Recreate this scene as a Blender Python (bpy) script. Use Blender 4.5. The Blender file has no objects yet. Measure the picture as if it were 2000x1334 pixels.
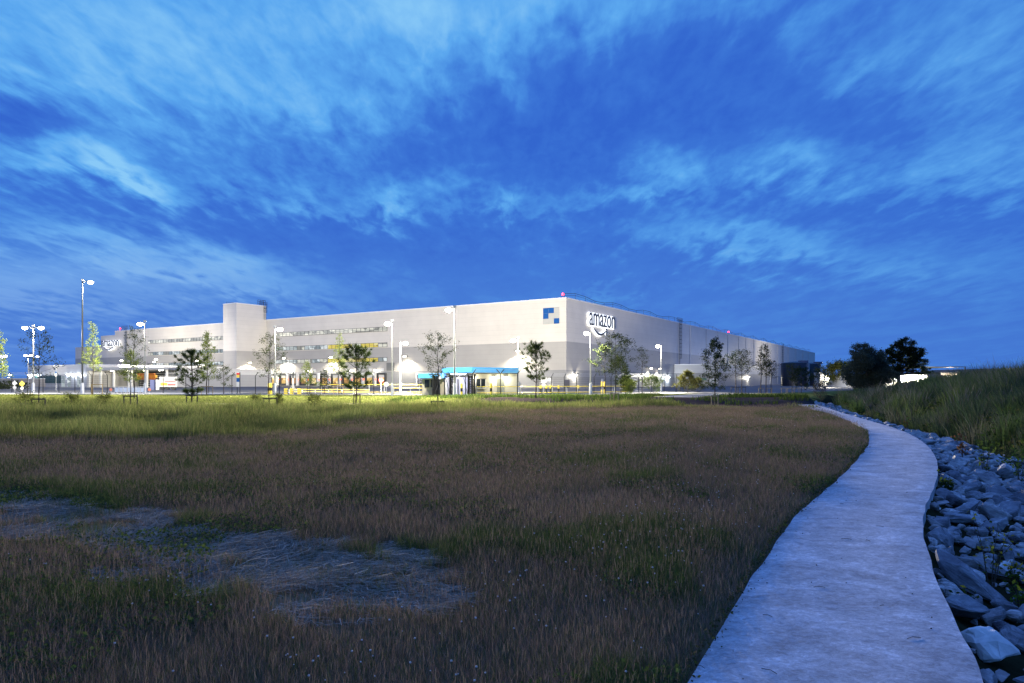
import bpy, math, random
import numpy as np
from mathutils import Vector, Matrix, Quaternion

scene = bpy.context.scene
col = scene.collection
random.seed(7)
rng = np.random.default_rng(7)
R = math.radians

# ------------------------------------------------------------------ camera
F = 1333.33          # focal length in photo pixels (24 mm on a 36 mm wide frame)
EYE = 1.8
HOR = 745.0
camd = bpy.data.cameras.new("camera")
camd.lens = 24.0
camd.sensor_width = 36.0
camd.shift_y = 0.039
camd.clip_start = 0.1
camd.clip_end = 6000.0
cam = bpy.data.objects.new("camera", camd)
cam.location = (0, 0, EYE)
cam.rotation_euler = (R(90), 0, 0)
col.objects.link(cam)
scene.camera = cam

scene.view_settings.view_transform = 'Standard'
scene.view_settings.look = 'None'
scene.view_settings.exposure = 0.0
scene.view_settings.gamma = 1.0
scene.render.engine = 'CYCLES'
cy = scene.cycles
cy.use_denoising = True
cy.max_bounces = 5
cy.diffuse_bounces = 2
cy.glossy_bounces = 2
cy.transmission_bounces = 2
cy.transparent_max_bounces = 8
cy.sample_clamp_indirect = 4.0
cy.use_light_tree = True


# ------------------------------------------------------------------ node maths helper
class E:
    """a tiny expression layer over shader math nodes"""
    def __init__(self, nt, sock):
        self.nt, self.s = nt, sock

    def _op(self, op, *others):
        n = self.nt.nodes.new('ShaderNodeMath')
        n.operation = op
        for i, v in enumerate((self,) + others):
            if isinstance(v, E):
                self.nt.links.new(v.s, n.inputs[i])
            else:
                n.inputs[i].default_value = float(v)
        return E(self.nt, n.outputs[0])

    def __add__(self, o): return self._op('ADD', o)
    __radd__ = __add__
    def __sub__(self, o): return self._op('SUBTRACT', o)
    def __rsub__(self, o): return (self * -1.0) + o
    def __mul__(self, o): return self._op('MULTIPLY', o)
    __rmul__ = __mul__
    def __truediv__(self, o): return self._op('DIVIDE', o)
    def max(self, o): return self._op('MAXIMUM', o)
    def min(self, o): return self._op('MINIMUM', o)
    def abs(self): return self._op('ABSOLUTE')
    def pow(self, o): return self._op('POWER', o)
    def exp(self): return self._op('EXPONENT')
    def gt(self, o): return self._op('GREATER_THAN', o)
    def lt(self, o): return self._op('LESS_THAN', o)
    def mod(self, o): return self._op('FLOORED_MODULO', o)
    def clamp(self): return self.max(0.0).min(1.0)

    def ramp(self, stops, interp='LINEAR'):
        n = self.nt.nodes.new('ShaderNodeValToRGB')
        cr = n.color_ramp
        cr.interpolation = interp
        while len(cr.elements) < len(stops):
            cr.elements.new(0.5)
        for e, (p, c) in zip(cr.elements, stops):
            e.position = p
            e.color = (c[0], c[1], c[2], 1)
        self.nt.links.new(self.s, n.inputs[0])
        return n.outputs[0]

    def smooth(self, a, b):
        n = self.nt.nodes.new('ShaderNodeMapRange')
        n.interpolation_type = 'SMOOTHSTEP'
        n.inputs['From Min'].default_value = a
        n.inputs['From Max'].default_value = b
        self.nt.links.new(self.s, n.inputs['Value'])
        return E(self.nt, n.outputs['Result'])


def combine(nt, x, y, z):
    n = nt.nodes.new('ShaderNodeCombineXYZ')
    for i, v in enumerate((x, y, z)):
        if isinstance(v, E):
            nt.links.new(v.s, n.inputs[i])
        else:
            n.inputs[i].default_value = v
    return n.outputs[0]


def noise(nt, vec, scale, detail=4.0, rough=0.55, dist=0.0):
    n = nt.nodes.new('ShaderNodeTexNoise')
    n.inputs['Scale'].default_value = scale
    n.inputs['Detail'].default_value = detail
    n.inputs['Roughness'].default_value = rough
    n.inputs['Distortion'].default_value = dist
    if vec is not None:
        nt.links.new(vec, n.inputs['Vector'])
    return E(nt, n.outputs[0])


def mixc(nt, fac, a, b, mode='MIX'):
    n = nt.nodes.new('ShaderNodeMix')
    n.data_type = 'RGBA'
    n.blend_type = mode
    for key, v in ((0, fac), (6, a), (7, b)):
        if isinstance(v, E):
            nt.links.new(v.s, n.inputs[key])
        elif isinstance(v, (int, float)):
            n.inputs[key].default_value = v
        elif isinstance(v, tuple):
            n.inputs[key].default_value = (v[0], v[1], v[2], 1)
        else:
            nt.links.new(v, n.inputs[key])
    return n.outputs[2]


def lin(r, g, b):
    def f(c):
        c /= 255.0
        return c / 12.92 if c <= 0.04045 else ((c + 0.055) / 1.055) ** 2.4
    return (f(r), f(g), f(b))


# ------------------------------------------------------------------ dusk sky
world = bpy.data.worlds.new("World")
scene.world = world
world.use_nodes = True
world.cycles.sampling_method = 'MANUAL'
world.cycles.sample_map_resolution = 256
nt = world.node_tree
nt.nodes.clear()
tc = nt.nodes.new('ShaderNodeTexCoord')
sep = nt.nodes.new('ShaderNodeSeparateXYZ')
nt.links.new(tc.outputs['Generated'], sep.inputs[0])
dx, dy, dz = (E(nt, sep.outputs[i]) for i in range(3))
ay = dy.abs().max(0.05)
u = dx / ay                       # bearing
v = dz.max(0.0) / ay              # height over the horizon
zz = dz.max(0.0) + 0.11
cpx, cpy = dx / zz, dy / zz       # the cloud layer, a flat sheet overhead
streak = noise(nt, combine(nt, cpx * 11.0, cpy * 4.2, 0.0), 1.0, 5.0, 0.52, 0.4)
broad = noise(nt, combine(nt, cpx * 3.2, cpy * 1.9, 7.0), 1.0, 4.0, 0.55, 0.5)
wob = noise(nt, combine(nt, cpx * 4.0, cpy * 2.2, 11.0), 1.0, 2.0, 0.5)
uw = u + (wob - 0.5) * 0.16
vw = v + (streak - 0.5) * 0.10 + (wob - 0.5) * 0.07

CLOUDS = [  # photo x, y of the middle, half width, half height (px), slope, weight (+ bright gap, - dark cloud)
    (170, 110, 420, 120, 0.28, 0.60), (720, 30, 420, 105, 0.12, 0.56), (1010, 10, 300, 60, -0.05, 0.34), (560, 150, 160, 60, 0.3, 0.20),
    (120, 305, 240, 46, 0.22, 0.66), (270, 350, 110, 26, 0.45, 0.40), (40, 235, 100, 38, 0.1, -0.60),
    (640, 205, 200, 40, 0.15, 0.16), (840, 150, 120, 50, -0.1, 0.22),
    (250, 490, 300, 40, 0.16, 0.52), (60, 560, 280, 40, 0.1, 0.40), (420, 535, 180, 24, 0.22, 0.26),
    (770, 392, 80, 28, -0.15, 0.60), (965, 405, 42, 20, 0.0, 0.52), (615, 405, 50, 20, 0.4, 0.30), (600, 370, 30, 16, 0.4, 0.25),
    (1318, 325, 60, 44, 0.35, 0.58), (1225, 374, 72, 18, 0.0, 0.48), (1550, 300, 110, 34, -0.2, 0.42), (1100, 400, 60, 20, 0.1, 0.22),
    (1800, 330, 260, 60, 0.0, 0.34), (1810, 120, 230, 140, -0.4, 0.28), (1950, 260, 160, 200, 0.0, 0.22), (1620, 150, 90, 60, -0.4, 0.16),
    (1420, 465, 130, 28, 0.12, 0.40), (1640, 500, 260, 40, 0.12, 0.32), (1900, 420, 300, 30, 0.0, -0.14),
    (1150, 230, 520, 140, 0.02, -0.27), (1650, 225, 140, 80, 0.4, -0.26), (1080, 80, 60, 50, 0.0, -0.20), (1330, 90, 120, 50, -0.1, -0.16),
    (480, 440, 330, 40, 0.1, -0.18), (1050, 500, 420, 60, 0.0, -0.08),
    (1170, 575, 70, 12, -0.15, 0.26), (1420, 20, 200, 40, -0.2, 0.20),
]
puff = noise(nt, combine(nt, cpx * 24.0, cpy * 12.0, 5.0), 1.0, 3.0, 0.55, 0.3)
f = (puff - 0.5) * (v.smooth(0.08, 0.3) * 0.36 + 0.05) + (streak - 0.5) * (v.smooth(0.03, 0.3) * 0.38 + 0.16) + (broad - 0.5) * 0.45 + 0.29
for (cx, cy_, hw, hh, sl, wt) in CLOUDS:
    cu, cv = (cx - 1000) / F, (HOR - cy_) / F
    du = uw - cu
    dv = vw - cv + du * sl
    a = du * (F / hw)
    b = dv * (F / hh)
    f = f + (a * a + b * b).__mul__(-0.7).exp() * (wt * 0.76 if wt > 0 else wt)
skycol = f.ramp([(0.0, lin(50, 102, 206)), (0.26, lin(59, 117, 214)), (0.46, lin(73, 142, 226)),
                 (0.66, lin(92, 168, 239)), (1.0, lin(136, 200, 247))])
# last light: low on the left the gaps are paler and a little lilac, to the right the sky is deeper
low = v.smooth(0.30, 0.02)
left = u.smooth(0.15, -0.7)
skycol = mixc(nt, low * left * f.smooth(0.2, 0.75) * 0.55, skycol, lin(168, 186, 236))
skycol = mixc(nt, low * 0.45, skycol, lin(86, 136, 214))
right = u.smooth(0.1, 0.8)
skycol = mixc(nt, right * 0.22, skycol, lin(52, 100, 200))
skycol = mixc(nt, dz.smooth(0.0, -0.05), skycol, lin(40, 60, 110))
# unseen sky overhead: a strong blue put in to colour the ground light
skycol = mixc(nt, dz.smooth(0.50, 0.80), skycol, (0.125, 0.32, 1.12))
# a dusk Sky Texture adds the last trace of skylight
sky = nt.nodes.new('ShaderNodeTexSky')
sky.sky_type = 'NISHITA'
sky.sun_disc = False
sky.sun_elevation = R(-4.0)
sky.sun_rotation = R(-60)
skyadd = mixc(nt, 0.05, skycol, sky.outputs[0], 'ADD')
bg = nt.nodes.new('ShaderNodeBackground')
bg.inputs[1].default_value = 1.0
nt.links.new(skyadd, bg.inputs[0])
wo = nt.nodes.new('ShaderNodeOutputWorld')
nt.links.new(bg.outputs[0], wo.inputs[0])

# ------------------------------------------------------------------ photo measurements -> metres
def ground(x, y, z=0.0):
    d = (EYE - z) * F / (y - HOR)
    return ((x - 1000) / F * d, d)


def at(x, y, d):
    """the point d metres ahead that the photo shows at x, y"""
    return Vector(((x - 1000) / F * d, d, EYE + (HOR - y) / F * d))


# ------------------------------------------------------------------ object helpers
ORG = {}


def tag(o, label=None, cat=None, group=None, kind=None):
    if label: o['label'] = label
    if cat: o['category'] = cat
    if group: o['group'] = group
    if kind: o['kind'] = kind
    return o


def thing(name, loc, label, cat, group=None):
    o = bpy.data.objects.new(name, None)
    col.objects.link(o)
    o.location = loc
    o.empty_display_size = 0.2
    ORG[o] = Vector(loc)
    return tag(o, label, cat, group)


def link(name, me, mat, parent=None):
    o = bpy.data.objects.new(name, me)
    col.objects.link(o)
    if mat is not None and len(me.materials) == 0:
        for m in (mat if isinstance(mat, (list, tuple)) else [mat]):
            me.materials.append(m)
    if parent is not None:
        o.parent = parent
        ORG[o] = ORG[parent]
    else:
        ORG[o] = Vector((0, 0, 0))
    return o


class MB:
    """collects shapes in world metres and builds them as ONE mesh object"""
    def __init__(self):
        self.v, self.f, self.m = [], [], []

    def add(self, verts, faces, mi=0):
        b = len(self.v)
        self.v += [tuple(p) for p in verts]
        self.f += [tuple(i + b for i in fc) for fc in faces]
        self.m += [mi] * len(faces)
        return self

    def hexa(self, p, mi=0):
        return self.add(p, [(0, 3, 2, 1), (4, 5, 6, 7), (0, 1, 5, 4), (1, 2, 6, 5), (2, 3, 7, 6), (3, 0, 4, 7)], mi)

    def box(self, x0, x1, y0, y1, z0, z1, mi=0):
        return self.hexa([(x0, y0, z0), (x1, y0, z0), (x1, y1, z0), (x0, y1, z0),
                          (x0, y0, z1), (x1, y0, z1), (x1, y1, z1), (x0, y1, z1)], mi)

    def obox(self, o, a, b, c, mi=0):
        """box from corner o along the vectors a, b, c"""
        o, a, b, c = Vector(o), Vector(a), Vector(b), Vector(c)
        return self.hexa([o, o + a, o + a + b, o + b, o + c, o + a + c, o + a + b + c, o + b + c], mi)

    def tube(self, pts, rad, n=8, caps=True, mi=0):
        pts = [Vector(p) for p in pts]
        if not isinstance(rad, (list, tuple)):
            rad = [rad] * len(pts)
        vs, fs = [], []
        ref = None
        for i, p in enumerate(pts):
            d = (pts[min(i + 1, len(pts) - 1)] - pts[max(i - 1, 0)]).normalized()
            if ref is None:
                ref = Vector((1, 0, 0)) if abs(d.x) < 0.9 else Vector((0, 1, 0))
            e1 = (ref - d * ref.dot(d)).normalized()
            ref = e1
            e2 = d.cross(e1)
            for k in range(n):
                t = 2 * math.pi * k / n
                vs.append(p + (e1 * math.cos(t) + e2 * math.sin(t)) * rad[i])
        for i in range(len(pts) - 1):
            for k in range(n):
                k2 = (k + 1) % n
                fs.append((i * n + k, i * n + k2, (i + 1) * n + k2, (i + 1) * n + k))
        if caps:
            fs.append(tuple(range(n - 1, -1, -1)))
            b = (len(pts) - 1) * n
            fs.append(tuple(range(b, b + n)))
        return self.add(vs, fs, mi)

    def lathe(self, c, prof, n=16, mi=0):
        """prof: (radius, height) from bottom to top about a vertical axis through c"""
        vs, fs = [], []
        for r, z in prof:
            for k in range(n):
                t = 2 * math.pi * k / n
                vs.append((c[0] + r * math.cos(t), c[1] + r * math.sin(t), c[2] + z))
        for i in range(len(prof) - 1):
            for k in range(n):
                k2 = (k + 1) % n
                fs.append((i * n + k, i * n + k2, (i + 1) * n + k2, (i + 1) * n + k))
        fs.append(tuple(range(n - 1, -1, -1)))
        b = (len(prof) - 1) * n
        fs.append(tuple(range(b, b + n)))
        return self.add(vs, fs, mi)

    def disc(self, c, nrm, r, th, n=20, mi=0):
        c, nrm = Vector(c), Vector(nrm).normalized()
        return self.tube([c - nrm * th / 2, c + nrm * th / 2], r, n, True, mi)

    def build(self, name, mat, parent=None, smooth=False, bevel=0.0):
        org = ORG[parent] if parent is not None else Vector((0, 0, 0))
        me = bpy.data.meshes.new(name)
        me.from_pydata([(x - org.x, y - org.y, z - org.z) for x, y, z in self.v], [], self.f)
        o = link(name, me, mat, parent)
        me.polygons.foreach_set('material_index', self.m)
        if smooth:
            me.polygons.foreach_set('use_smooth', [True] * len(me.polygons))
            me.set_sharp_from_angle(angle=R(40))
        if bevel:
            md = o.modifiers.new('bevel', 'BEVEL')
            md.width = bevel
            md.segments = 2
            md.limit_method = 'ANGLE'
        me.update()
        return o


def np_mesh(name, V, loops, starts, mat, parent=None, colr=None, smooth=False):
    org = ORG[parent] if parent is not None else Vector((0, 0, 0))
    V = np.asarray(V, np.float32) - np.array(org, np.float32)
    me = bpy.data.meshes.new(name)
    me.vertices.add(len(V))
    me.vertices.foreach_set('co', V.ravel())
    me.loops.add(len(loops))
    me.loops.foreach_set('vertex_index', np.asarray(loops, np.int32))
    me.polygons.add(len(starts))
    me.polygons.foreach_set('loop_start', np.asarray(starts, np.int32))
    if colr is not None:
        a = me.attributes.new('Col', 'FLOAT_COLOR', 'POINT')
        c4 = np.ones((len(V), 4), np.float32)
        c4[:, :3] = colr
        a.data.foreach_set('color', c4.ravel())
    me.update(calc_edges=True)
    me.validate()
    if smooth:
        me.polygons.foreach_set('use_smooth', np.ones(len(starts), bool))
    return link(name, me, mat, parent)


def copy_tree(o, parent=None):
    c = o.copy()
    col.objects.link(c)
    c.parent = parent
    ORG[c] = ORG[o]
    for ch in list(o.children):
        copy_tree(ch, c)
    return c


# ------------------------------------------------------------------ materials
def mat(name, c, rough=0.6, var=0.0, scale=3.0, bump=0.0, metal=0.0, c2=None, emit=None, estr=0.0, spec=0.4, stretch=(1, 1, 1)):
    m = bpy.data.materials.new(name)
    m.use_nodes = True
    t = m.node_tree
    p = t.nodes['Principled BSDF']
    p.inputs['Roughness'].default_value = rough
    p.inputs['Metallic'].default_value = metal
    p.inputs['Specular IOR Level'].default_value = spec
    p.inputs['Base Color'].default_value = (*c, 1)
    if var or bump:
        g = t.nodes.new('ShaderNodeNewGeometry')
        mp = t.nodes.new('ShaderNodeMapping')
        mp.inputs['Scale'].default_value = stretch
        t.links.new(g.outputs['Position'], mp.inputs['Vector'])
        nz = noise(t, mp.outputs[0], scale, 6.0, 0.6)
        if var:
            a = tuple(x * (1 - var) for x in c)
            b = tuple(min(1.0, x * (1 + var)) for x in c) if c2 is None else c2
            t.links.new(nz.ramp([(0.3, a), (0.7, b)]), p.inputs['Base Color'])
        if bump:
            bn = t.nodes.new('ShaderNodeBump')
            bn.inputs['Strength'].default_value = bump
            bn.inputs['Distance'].default_value = 0.03
            t.links.new(nz.s, bn.inputs['Height'])
            t.links.new(bn.outputs[0], p.inputs['Normal'])
    if emit is not None:
        p.inputs['Emission Color'].default_value = (*emit, 1)
        p.inputs['Emission Strength'].default_value = estr
    return m


def leaf_mat(name, trans=0.35, rough=0.7):
    """foliage: its colour is the plant's own, stored per leaf"""
    m = bpy.data.materials.new(name)
    m.use_nodes = True
    t = m.node_tree
    t.nodes.clear()
    a = t.nodes.new('ShaderNodeAttribute')
    a.attribute_name = 'Col'
    d = t.nodes.new('ShaderNodeBsdfDiffuse')
    d.inputs['Roughness'].default_value = rough
    tr = t.nodes.new('ShaderNodeBsdfTranslucent')
    mx = t.nodes.new('ShaderNodeMixShader')
    mx.inputs[0].default_value = trans
    o = t.nodes.new('ShaderNodeOutputMaterial')
    t.links.new(a.outputs['Color'], d.inputs['Color'])
    t.links.new(a.outputs['Color'], tr.inputs['Color'])
    t.links.new(d.outputs[0], mx.inputs[1])
    t.links.new(tr.outputs[0], mx.inputs[2])
    t.links.new(mx.outputs[0], o.inputs[0])
    return m


M = {}
M['grass'] = leaf_mat('grass_blades', 0.42)
M['meadow'] = leaf_mat('meadow_blades', 0.26)
M['leaf'] = leaf_mat('tree_leaves', 0.5)
M['bark'] = mat('bark', (0.06, 0.045, 0.035), 0.9, 0.4, 6, 0.3)
M['stake'] = mat('timber_stake', (0.30, 0.21, 0.12), 0.8, 0.3, 8)
M['stake_dark'] = mat('dark_timber_stake', (0.07, 0.055, 0.045), 0.8, 0.3, 8)
M['galv'] = mat('galvanised_steel', (0.52, 0.53, 0.54), 0.45, 0.12, 5, metal=0.3)
M['pole'] = mat('grey_pole_steel', (0.30, 0.31, 0.31), 0.6, 0.1, 5)
M['dark_steel'] = mat('dark_painted_steel', (0.035, 0.04, 0.045), 0.5, 0.2, 4)
M['black'] = mat('black_steel', (0.015, 0.016, 0.018), 0.5)
M['white'] = mat('white_paint', (0.62, 0.62, 0.60), 0.5, 0.06, 3)
M['cream'] = mat('cream_cladding', (0.42, 0.40, 0.33), 0.55, 0.05, 1.5)
M['blue_fascia'] = mat('blue_fascia', (0.10, 0.42, 0.88), 0.45, 0.04, 2)
M['yellow'] = mat('safety_yellow', (0.80, 0.62, 0.08), 0.5, 0.08, 4)
M['red'] = mat('sign_red', (0.62, 0.03, 0.03), 0.5)
M['orange'] = mat('orange_paint', (0.85, 0.26, 0.03), 0.5, 0.08, 4)
M['glass_dark'] = mat('dark_glass', (0.02, 0.025, 0.03), 0.12, spec=0.6)
M['lamp'] = mat('lamp_lens', (0.9, 0.9, 0.85), 0.4, emit=(1.0, 0.93, 0.75), estr=28.0)
M['lamp_cool'] = mat('cool_lamp_lens', (0.9, 0.9, 0.9), 0.4, emit=(0.85, 0.93, 1.0), estr=22.0)
M['beacon'] = mat('red_beacon_lens', (0.8, 0.1, 0.1), 0.4, emit=(1.0, 0.02, 0.06), estr=4.0)
M['red_signal'] = mat('red_signal_lens', (0.8, 0.1, 0.05), 0.4, emit=(1.0, 0.08, 0.03), estr=7.0)


def lamp(name, loc, power, color, parent=None, radius=0.15, spot=None, aim=(0, 0, -1), blend=0.4):
    l = bpy.data.lights.new(name, 'SPOT' if spot else 'POINT')
    l.energy = power
    l.color = color
    l.shadow_soft_size = radius
    if spot:
        l.spot_size = R(spot)
        l.spot_blend = blend
    o = bpy.data.objects.new(name, l)
    col.objects.link(o)
    loc = Vector(loc)
    if parent is not None:
        o.parent = parent
        o.location = loc - ORG[parent]
    else:
        o.location = loc
    if spot:
        o.rotation_euler = Vector(aim).to_track_quat('-Z', 'Y').to_euler()
    return o


WARM = (1.0, 0.90, 0.66)
NEUT = (1.0, 0.925, 0.74)
COOL = (0.80, 0.90, 1.0)

# ------------------------------------------------------------------ terrain
_tab = np.random.default_rng(3).random((256, 256))


def vnoise(x, y, s):
    x, y = np.asarray(x) * s + 500.3, np.asarray(y) * s + 500.7
    i, j = np.floor(x).astype(int), np.floor(y).astype(int)
    a, b = x - i, y - j
    a, b = a * a * (3 - 2 * a), b * b * (3 - 2 * b)
    g = lambda p, q: _tab[p % 256, q % 256]
    return (g(i, j) * (1 - a) + g(i + 1, j) * a) * (1 - b) + (g(i, j + 1) * (1 - a) + g(i + 1, j + 1) * a) * b


def fbm(x, y, s, n=3):
    t, w, k = 0, 0.5, 0
    for q in range(n):
        t = t + vnoise(x, y, s * 2 ** q) * w
        k += w
        w *= 0.5
    return t / k


def sst(a, b, x):
    t = np.clip((np.asarray(x, float) - a) / (b - a), 0, 1)
    return t * t * (3 - 2 * t)


def catmull(p, n=8):
    p = [Vector(q) for q in p]
    out = []
    for i in range(len(p) - 1):
        p0, p1, p2, p3 = p[max(i - 1, 0)], p[i], p[i + 1], p[min(i + 2, len(p) - 1)]
        for k in range(n):
            t = k / n
            out.append(0.5 * (2 * p1 + (p2 - p0) * t + (2 * p0 - 5 * p1 + 4 * p2 - p3) * t * t + (3 * p1 - p0 - 3 * p2 + p3) * t ** 3))
    out.append(p[-1])
    return np.array([tuple(q) for q in out])


LEFT_PX = [(1345, 1334), (1402, 1240), (1440, 1180), (1490, 1100), (1530, 1040), (1566, 1000), (1612, 960), (1645, 930), (1682, 890),
           (1698, 862), (1692, 843), (1664, 826), (1625, 811), (1590, 801), (1560, 792)]
RIGHT_PX = [(1920, 1334), (1893, 1270), (1860, 1200), (1828, 1130), (1806, 1060), (1803, 1010), (1815, 975), (1831, 935), (1830, 903),
            (1815, 876), (1781, 851), (1740, 835), (1690, 820), (1645, 807), (1612, 796), (1590, 791)]
PL = catmull([(-4.4, -6), (-1.1, 0)] + [ground(*p) for p in LEFT_PX])
PR = catmull([(-2.4, -6), (0.75, 0)] + [ground(*p) for p in RIGHT_PX])
PR_EXT = np.vstack([PR[::3], [(30, 68), (77, 150), (170, 330), (400, 800)]])
PL_FULL, PL = PL, np.vstack([PL[::3], PL[-1:]])
PL_EXT = np.vstack([PL, [(19, 56), (0, 62), (-60, 70)]])


def sdist(P, poly):
    """signed distance to a polyline, positive on its right-hand side (walking away from the camera)"""
    P = np.asarray(P, float)
    best = np.full(len(P), 1e9)
    sign = np.ones(len(P))
    for a, b in zip(poly[:-1], poly[1:]):
        d = b - a
        L2 = d @ d
        if L2 < 1e-9:
            continue
        w = P - a
        t = np.clip((w @ d) / L2, 0, 1)
        q = w - t[:, None] * d
        dist = np.hypot(q[:, 0], q[:, 1])
        cr = d[1] * w[:, 0] - d[0] * w[:, 1]
        m = dist < best - 1e-9
        best = np.where(m, dist, best)
        sign = np.where(m, np.sign(cr), sign)
    return best * sign


def in_poly(x, y, poly):
    x, y = np.asarray(x), np.asarray(y)
    ins = np.zeros(x.shape, bool)
    n = len(poly)
    for i in range(n):
        (x0, y0), (x1, y1) = poly[i], poly[(i + 1) % n]
        c = ((y0 > y) != (y1 > y))
        ins ^= c & (x < (x1 - x0) * (y - y0) / ((y1 - y0) if y1 != y0 else 1e-9) + x0)
    return ins


HAY = np.array([ground(*p) for p in [(-260, 905), (0, 962), (150, 984), (300, 1008), (480, 1042), (640, 1064), (760, 1084), (870, 1100), (930, 1118),
                                     (900, 1152), (840, 1184), (770, 1204), (690, 1214), (590, 1206), (470, 1176), (380, 1136), (240, 1098), (110, 1066), (0, 1034), (-260, 960)]])
# where the brown meadow ends and the tall green growth begins
EDGE = np.array([ground(*p) for p in [(-900, 872), (0, 868), (300, 867), (480, 862), (560, 853), (620, 840), (700, 829), (800, 817), (900, 808), (1100, 801), (1300, 798), (1600, 796)]])


def edge_y(x):
    return np.interp(x, EDGE[:, 0], EDGE[:, 1])


PROF_D = [-0.5, 0.0, 0.12, 0.5, 1.2, 3.1, 3.6, 4.5, 5.3, 8.0, 13.0, 22.0, 40.0, 90.0, 200.0]
PROF_Z = [0.0, -0.08, -0.22, -0.32, -0.45, -1.0, -1.15, -1.15, -0.6, 0.35, 1.25, 1.55, 1.3, 0.6, 0.3]


def height(x, y, d=None):
    x, y = np.asarray(x, float), np.asarray(y, float)
    if d is None:
        d = sdist(np.stack([x, y], 1), PR_EXT)
    base = 0.2 * sst(44, 60, y) + (fbm(x, y, 0.22, 3) - 0.5) * 0.16 * sst(0, 2, -d) * (1 - sst(46, 60, y))
    base = base + np.where(in_poly(x, y, HAY), (fbm(x, y, 1.1, 2) - 0.45) * 0.12, 0.0)
    base = base + 0.19 * sst(51, 56, y) * (1 - sst(60, 68, y)) * sst(-9, -3, x) * (0.6 + 0.8 * fbm(x, y, .18, 2))
    base = base + 0.08 * sst(24, 34, y) * (1 - sst(44, 58, y)) * sst(2, -7, x) * (.7 + .6 * fbm(x, y, .15, 2))
    pz = np.interp(d, PROF_D, PROF_Z)
    far = 1 - 0.75 * sst(55, 140, y)
    near = sst(-4, 6, y) * 0.0 + 1.0
    bank = np.where(d > 5.0, np.maximum(pz, pz * far) * 0 + np.where(pz > 0, pz * far, pz), pz) * near
    bank = bank + np.where(d > 5.5, (fbm(x, y, 0.25, 3) - 0.5) * 0.5, 0.0)
    shallow = 1 - 0.8 * sst(60, 110, y)
    bank = np.where((bank < 0), bank * shallow, bank)
    return np.where(d > -0.4, bank + 0.2 * sst(44, 60, y) * (d < 30), base)


def axis(segs):
    out = []
    for a, b, s in segs:
        out += list(np.arange(a, b, s))
    return np.array(out)


gx = axis([(-1500, -300, 100), (-300, -80, 12), (-80, -24, 2), (-24, -9, 0.6), (-9, 26, 0.22), (26, 60, 1.0), (60, 140, 6), (140, 400, 25), (400, 1600, 120)])
gy = axis([(-40, -4, 3), (-4, 0, 0.6), (0, 30, 0.22), (30, 62, 0.5), (62, 90, 2), (90, 200, 8), (200, 600, 40), (600, 3400, 250)])
GX, GY = np.meshgrid(gx, gy)
fx, fy = GX.ravel(), GY.ravel()
dR = sdist(np.stack([fx, fy], 1), PR_EXT)
dL = sdist(np.stack([fx, fy], 1), PL)
fz = height(fx, fy, dR)
under = (dL > 0) & (dR < 0) & (fy < 53)
fz = np.where(under, -0.06, fz)
nx, ny = len(gx), len(gy)
idx = np.arange(nx * ny).reshape(ny, nx)
quads = np.stack([idx[:-1, :-1], idx[:-1, 1:], idx[1:, 1:], idx[1:, :-1]], -1).reshape(-1, 4)
# what covers the earth where: meadow soil, hay swath, lush berm, mown lawn, bare soil
C = np.zeros((len(fx), 3))
n1 = fbm(fx, fy, 0.5, 3)[:, None]
C[:] = np.array([0.13, 0.10, 0.060]) * (0.7 + 0.6 * n1)
m = (fy > edge_y(fx))[:, None]
C = np.where(m, np.array([0.065, 0.085, 0.022]) * (0.7 + 0.6 * n1), C)
lawn = sst(40, 50, fy + (n1[:, 0] - 0.5) * 14)[:, None]
C = C * (1 - lawn) + lawn * np.array([0.145, 0.155, 0.045]) * (0.75 + 0.5 * n1)
strip = (np.exp(-((fy - 50.5 - (fbm(fx, fy, 0.05, 2) - 0.5) * 1.5) / 1.2) ** 2) * sst(-8, -14, fx))[:, None]
C = C * (1 - strip) + strip * np.array([0.30, 0.27, 0.17])
SOIL = [ground(*p) for p in [(880, 783), (1000, 779), (1120, 781), (1300, 781), (1400, 778), (1480, 777), (1570, 780), (1600, 790), (1560, 797), (1480, 796), (1350, 793), (1250, 792), (1050, 791), (940, 793)]]
soil = (in_poly(fx + (n1[:, 0] - .5) * 3, fy + (n1[:, 0] - .5) * 5, SOIL))[:, None]
C = np.where(soil, np.array([0.045, 0.036, 0.036]) * (0.6 + 0.8 * n1), C)
hay = in_poly(fx, fy, HAY)[:, None]
C = np.where(hay, np.array([0.30, 0.235, 0.15]) * (0.55 + 0.9 * n1), C)
bankm = (dR > -0.05)[:, None]
C = np.where(bankm, np.array([0.020, 0.022, 0.012]) * (0.7 + 0.6 * n1), C)
bankf = (dR > 30)[:, None]
C = np.where(bankf, np.array([0.05, 0.06, 0.022]) * (0.7 + 0.6 * n1), C)
GRAVEL = [ground(*p, 0.2) for p in [(1225, 778.5), (1330, 771), (1420, 766), (1600, 762), (1600, 764), (1440, 770), (1370, 775), (1330, 780)]]
gr = in_poly(fx, fy, GRAVEL)[:, None]
C = np.where(gr, np.array([0.24, 0.23, 0.23]) * (0.8 + 0.4 * n1), C)

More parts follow.
